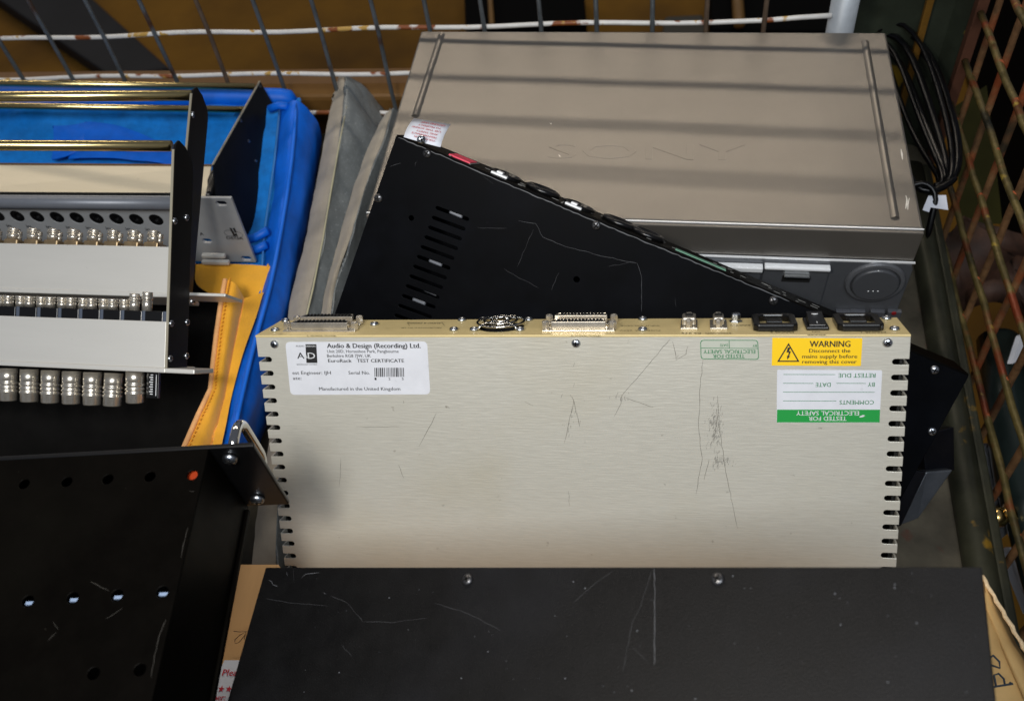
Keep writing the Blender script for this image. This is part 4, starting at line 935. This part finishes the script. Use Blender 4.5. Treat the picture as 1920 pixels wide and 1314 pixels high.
# yellow lining: upper apron and the long padded flap
cloth([[(366, 494, .875), (440, 496, .875), (506, 498, .866)], [(366, 518, .868), (440, 520, .866), (500, 522, .858)], [(366, 536, .862), (440, 545, .860), (496, 550, .850)], [(420, 566, .858), (440, 575, .852), (486, 590, .842)]], 'yellow_apron', m_yelfab, bg, .003, 2, 1, .003)
Y0 = [(424, 524, .815), (417, 560, .808), (408, 620, .797), (401, 680, .785), (396, 730, .77), (372, 780, .748), (345, 842, .72), (330, 880, .705)]
Y1 = [(444, 530, .812), (437, 565, .803), (427, 625, .79), (418, 685, .778), (411, 735, .764), (392, 785, .742), (368, 842, .715), (352, 880, .70)]
Y2 = [(458, 560, .826), (454, 580, .82), (441, 640, .805), (431, 695, .79), (424, 745, .776), (412, 790, .757), (394, 842, .73), (382, 880, .715)]
Y3 = [(493, 548, .848), (480, 596, .838), (458, 652, .815), (442, 712, .795), (432, 757, .78), (424, 795, .765), (412, 846, .74), (402, 885, .725)]
cloth([[Y0[i], Y1[i], Y2[i]] for i in range(8)], 'padded_flap', m_yelfab, bg, .0015, 2, .4, .0012)
Y3 = [(u, v, d - .009) for u, v, d in Y3]
cloth([[Y2[i], tuple((a_ + b_) / 2 for a_, b_ in zip(Y2[i], Y3[i])), Y3[i]] for i in range(8)], 'padded_flap', m_yelfab, bg, .0015, 2, .4, .0016)
MB().tube([P(u - 1.5, v, d - .001) for u, v, d in Y0], .0022, 8).build('flap_binding', m_peach, bg, smooth=True)
b = MB()
for s_ in range(7):
    for k in range(8):
        t_ = k / 8; a_ = [Y0[s_][i] + (Y0[s_ + 1][i] - Y0[s_][i]) * t_ for i in range(3)]
        p = P(a_[0] + 6, a_[1] + 1, a_[2] - .0035); q_ = P(a_[0] + 8.5, a_[1] - 3, a_[2] - .0035); b.tube([p, q_], .0006, 4)
b.build('stitching', mat('stitch_thread', (214, 140, 30), .8), bg, kind='stuff')
# black velour between and below the panels
vl = MB().grid([[P(-60 + 56 * i, 500 + 52 * j + 5 * math.sin(i * 1.3 + j), (.885 - .009 * j) + .006 * math.sin(i * 1.9 + j * 2.3)) for i in range(-4, 10)] for j in range(9)])
tag(vl.build('velour_cloth', m_velvet, None, smooth=True, sub=2, solid=.003), 'black velour cloth crumpled under the patch panels', 'cloth')
# grey bags between the blue bag and the recorder
gb1 = thing('grey_bag', 'grey nylon bag with a pointed top corner, standing against the blue bag', 'bag', None, 'grey bags')
g_l = [(636, 138, 1.03), (620, 200, 1.0), (606, 270, .97), (592, 350, .945), (572, 450, .91), (552, 540, .875), (535, 620, .85), (520, 720, .83), (500, 830, .80), (484, 950, .775), (470, 1075, .755)]
g_m = [(645, 140, 1.02), (648, 200, .985), (634, 270, .955), (620, 350, .93), (603, 450, .895), (585, 540, .86), (566, 620, .84), (548, 720, .82), (528, 830, .79), (520, 950, .762), (515, 1075, .742)]
g_n = [(652, 150, 1.02), (662, 200, .99), (650, 270, .965), (636, 350, .94), (615, 450, .905), (598, 540, .87), (580, 620, .85), (560, 720, .83), (545, 830, .80), (540, 950, .775), (535, 1075, .755)]
cloth([[g_l[i], tuple((a_ * .5 + b_ * .5) - (.004 if k == 2 else 0) for k, (a_, b_) in enumerate(zip(g_l[i], g_m[i]))), g_m[i]] for i in range(11)], 'outer_fold', m_greyfab, gb1, .002, 2, 1.0, .004)
cloth([[g_m[i], g_n[i], (g_n[i][0] + 38 + min(i, 3) * 8, g_n[i][1] + 24, g_n[i][2] + .02), (g_n[i][0] + 66 + min(i, 2) * 6, g_n[i][1] + 62, g_n[i][2] + .03)] for i in range(11)], 'silvery_side', m_greyback, gb1, .002, 2, 1.0, .006)
MB().tube([P(a_[0] + 2, a_[1], a_[2] - .002) for a_ in g_m[1:9]], .0009, 5).build('seam', mat('pale_thread', (176, 170, 140), .8), gb1, smooth=True)
gb2 = thing('grey_bag', 'crumpled grey nylon bag tucked along the left end of the silver recorder', 'bag', None, 'grey bags')
k_l = [(722, 212, .985), (694, 262, .96), (672, 330, .935), (650, 400, .91), (628, 470, .885), (610, 540, .86), (598, 610, .84), (590, 700, .82)]
k_m = [(735, 205, .98), (714, 262, .945), (694, 330, .922), (668, 400, .897), (646, 470, .872), (628, 540, .85), (615, 610, .83), (605, 700, .81)]
k_r = [(750, 215, .99), (740, 270, .965), (718, 340, .945), (694, 410, .92), (670, 480, .895), (650, 550, .87), (640, 620, .85), (630, 700, .83)]
cloth([[k_l[i], tuple((a_ * .5 + b_ * .5) - (.006 if k == 2 else 0) for k, (a_, b_) in enumerate(zip(k_l[i], k_m[i]))), (k_m[i][0] + 4 * math.sin(i * 2.2), k_m[i][1], k_m[i][2] + .004 * math.sin(i * 1.7))] for i in range(8)], 'outer_fold', m_greyfab, gb2, .002, 2, 1, .003)
cloth([[(k_m[i][0] + 4 * math.sin(i * 2.2), k_m[i][1], k_m[i][2] + .004 * math.sin(i * 1.7)), tuple((a_ + b_) / 2 for a_, b_ in zip(k_m[i], k_r[i])), k_r[i]] for i in range(8)], 'silvery_side', m_greyback, gb2, .002, 2, 1, .003)

# ================================================================== MAINS LEAD
cl = thing('mains_lead', 'coiled black mains lead hanging off the right end of the silver recorder', 'cable')
def coil(pts, r): MB().tube(pts, r, 10).build('cable_loop', m_cable, cl, smooth=True, sub=1)
for k, (du, dv, dd) in enumerate(((10, -6, 0), (26, 10, .012), (-34, 34, .004), (-10, 18, .010), (-56, 44, .016), (34, 34, .02), (-22, 52, .008))):
    e = .6 + .08 * k
    coil([P(1640 + du * .2, 66 + dv * .4, .95 + dd), P(1672 + du * .4, 42 + dv, .94 + dd), P(1706 + du * .8, 62 + dv, .925 + dd), P(1738 + du, 130 + dv, .90 + dd), P(1760 + du, 210 + dv * .6, .875 + dd), P(1775 + du * .8, 270 + dv * .4, .855 + dd), P(1782 + du * .5, 320, .84 + dd), P(1776 + du * .2, 346, .832 + dd), P(1750, 352 + du * .1, .83 + dd)], (.0026, .0032, .0024, .0036, .0026, .0024, .0034)[k])
coil([P(1705, 352, .83), P(1728, 340, .828), P(1750, 352, .826), P(1756, 372, .826), P(1746, 410, .83), P(1738, 450, .835)], .003)
coil([P(1700, 320, .84), P(1716, 352, .835), P(1740, 362, .83), P(1770, 352, .83), P(1796, 330, .835)], .0036)
q = [P(1741, 367, .826), P(1752, 368, .826), P(1742, 398, .822), P(1730, 394, .822)]
MB().hexa([p for p in q] + [p + fwd * .001 for p in q]).build('cable_tag', m_paper, cl)
q = [P(1752, 366, .828), P(1774, 366, .828), P(1778, 394, .824), P(1745, 389, .824)]
MB().hexa([p for p in q] + [p + fwd * .001 for p in q]).build('cable_tag', m_paper, cl)
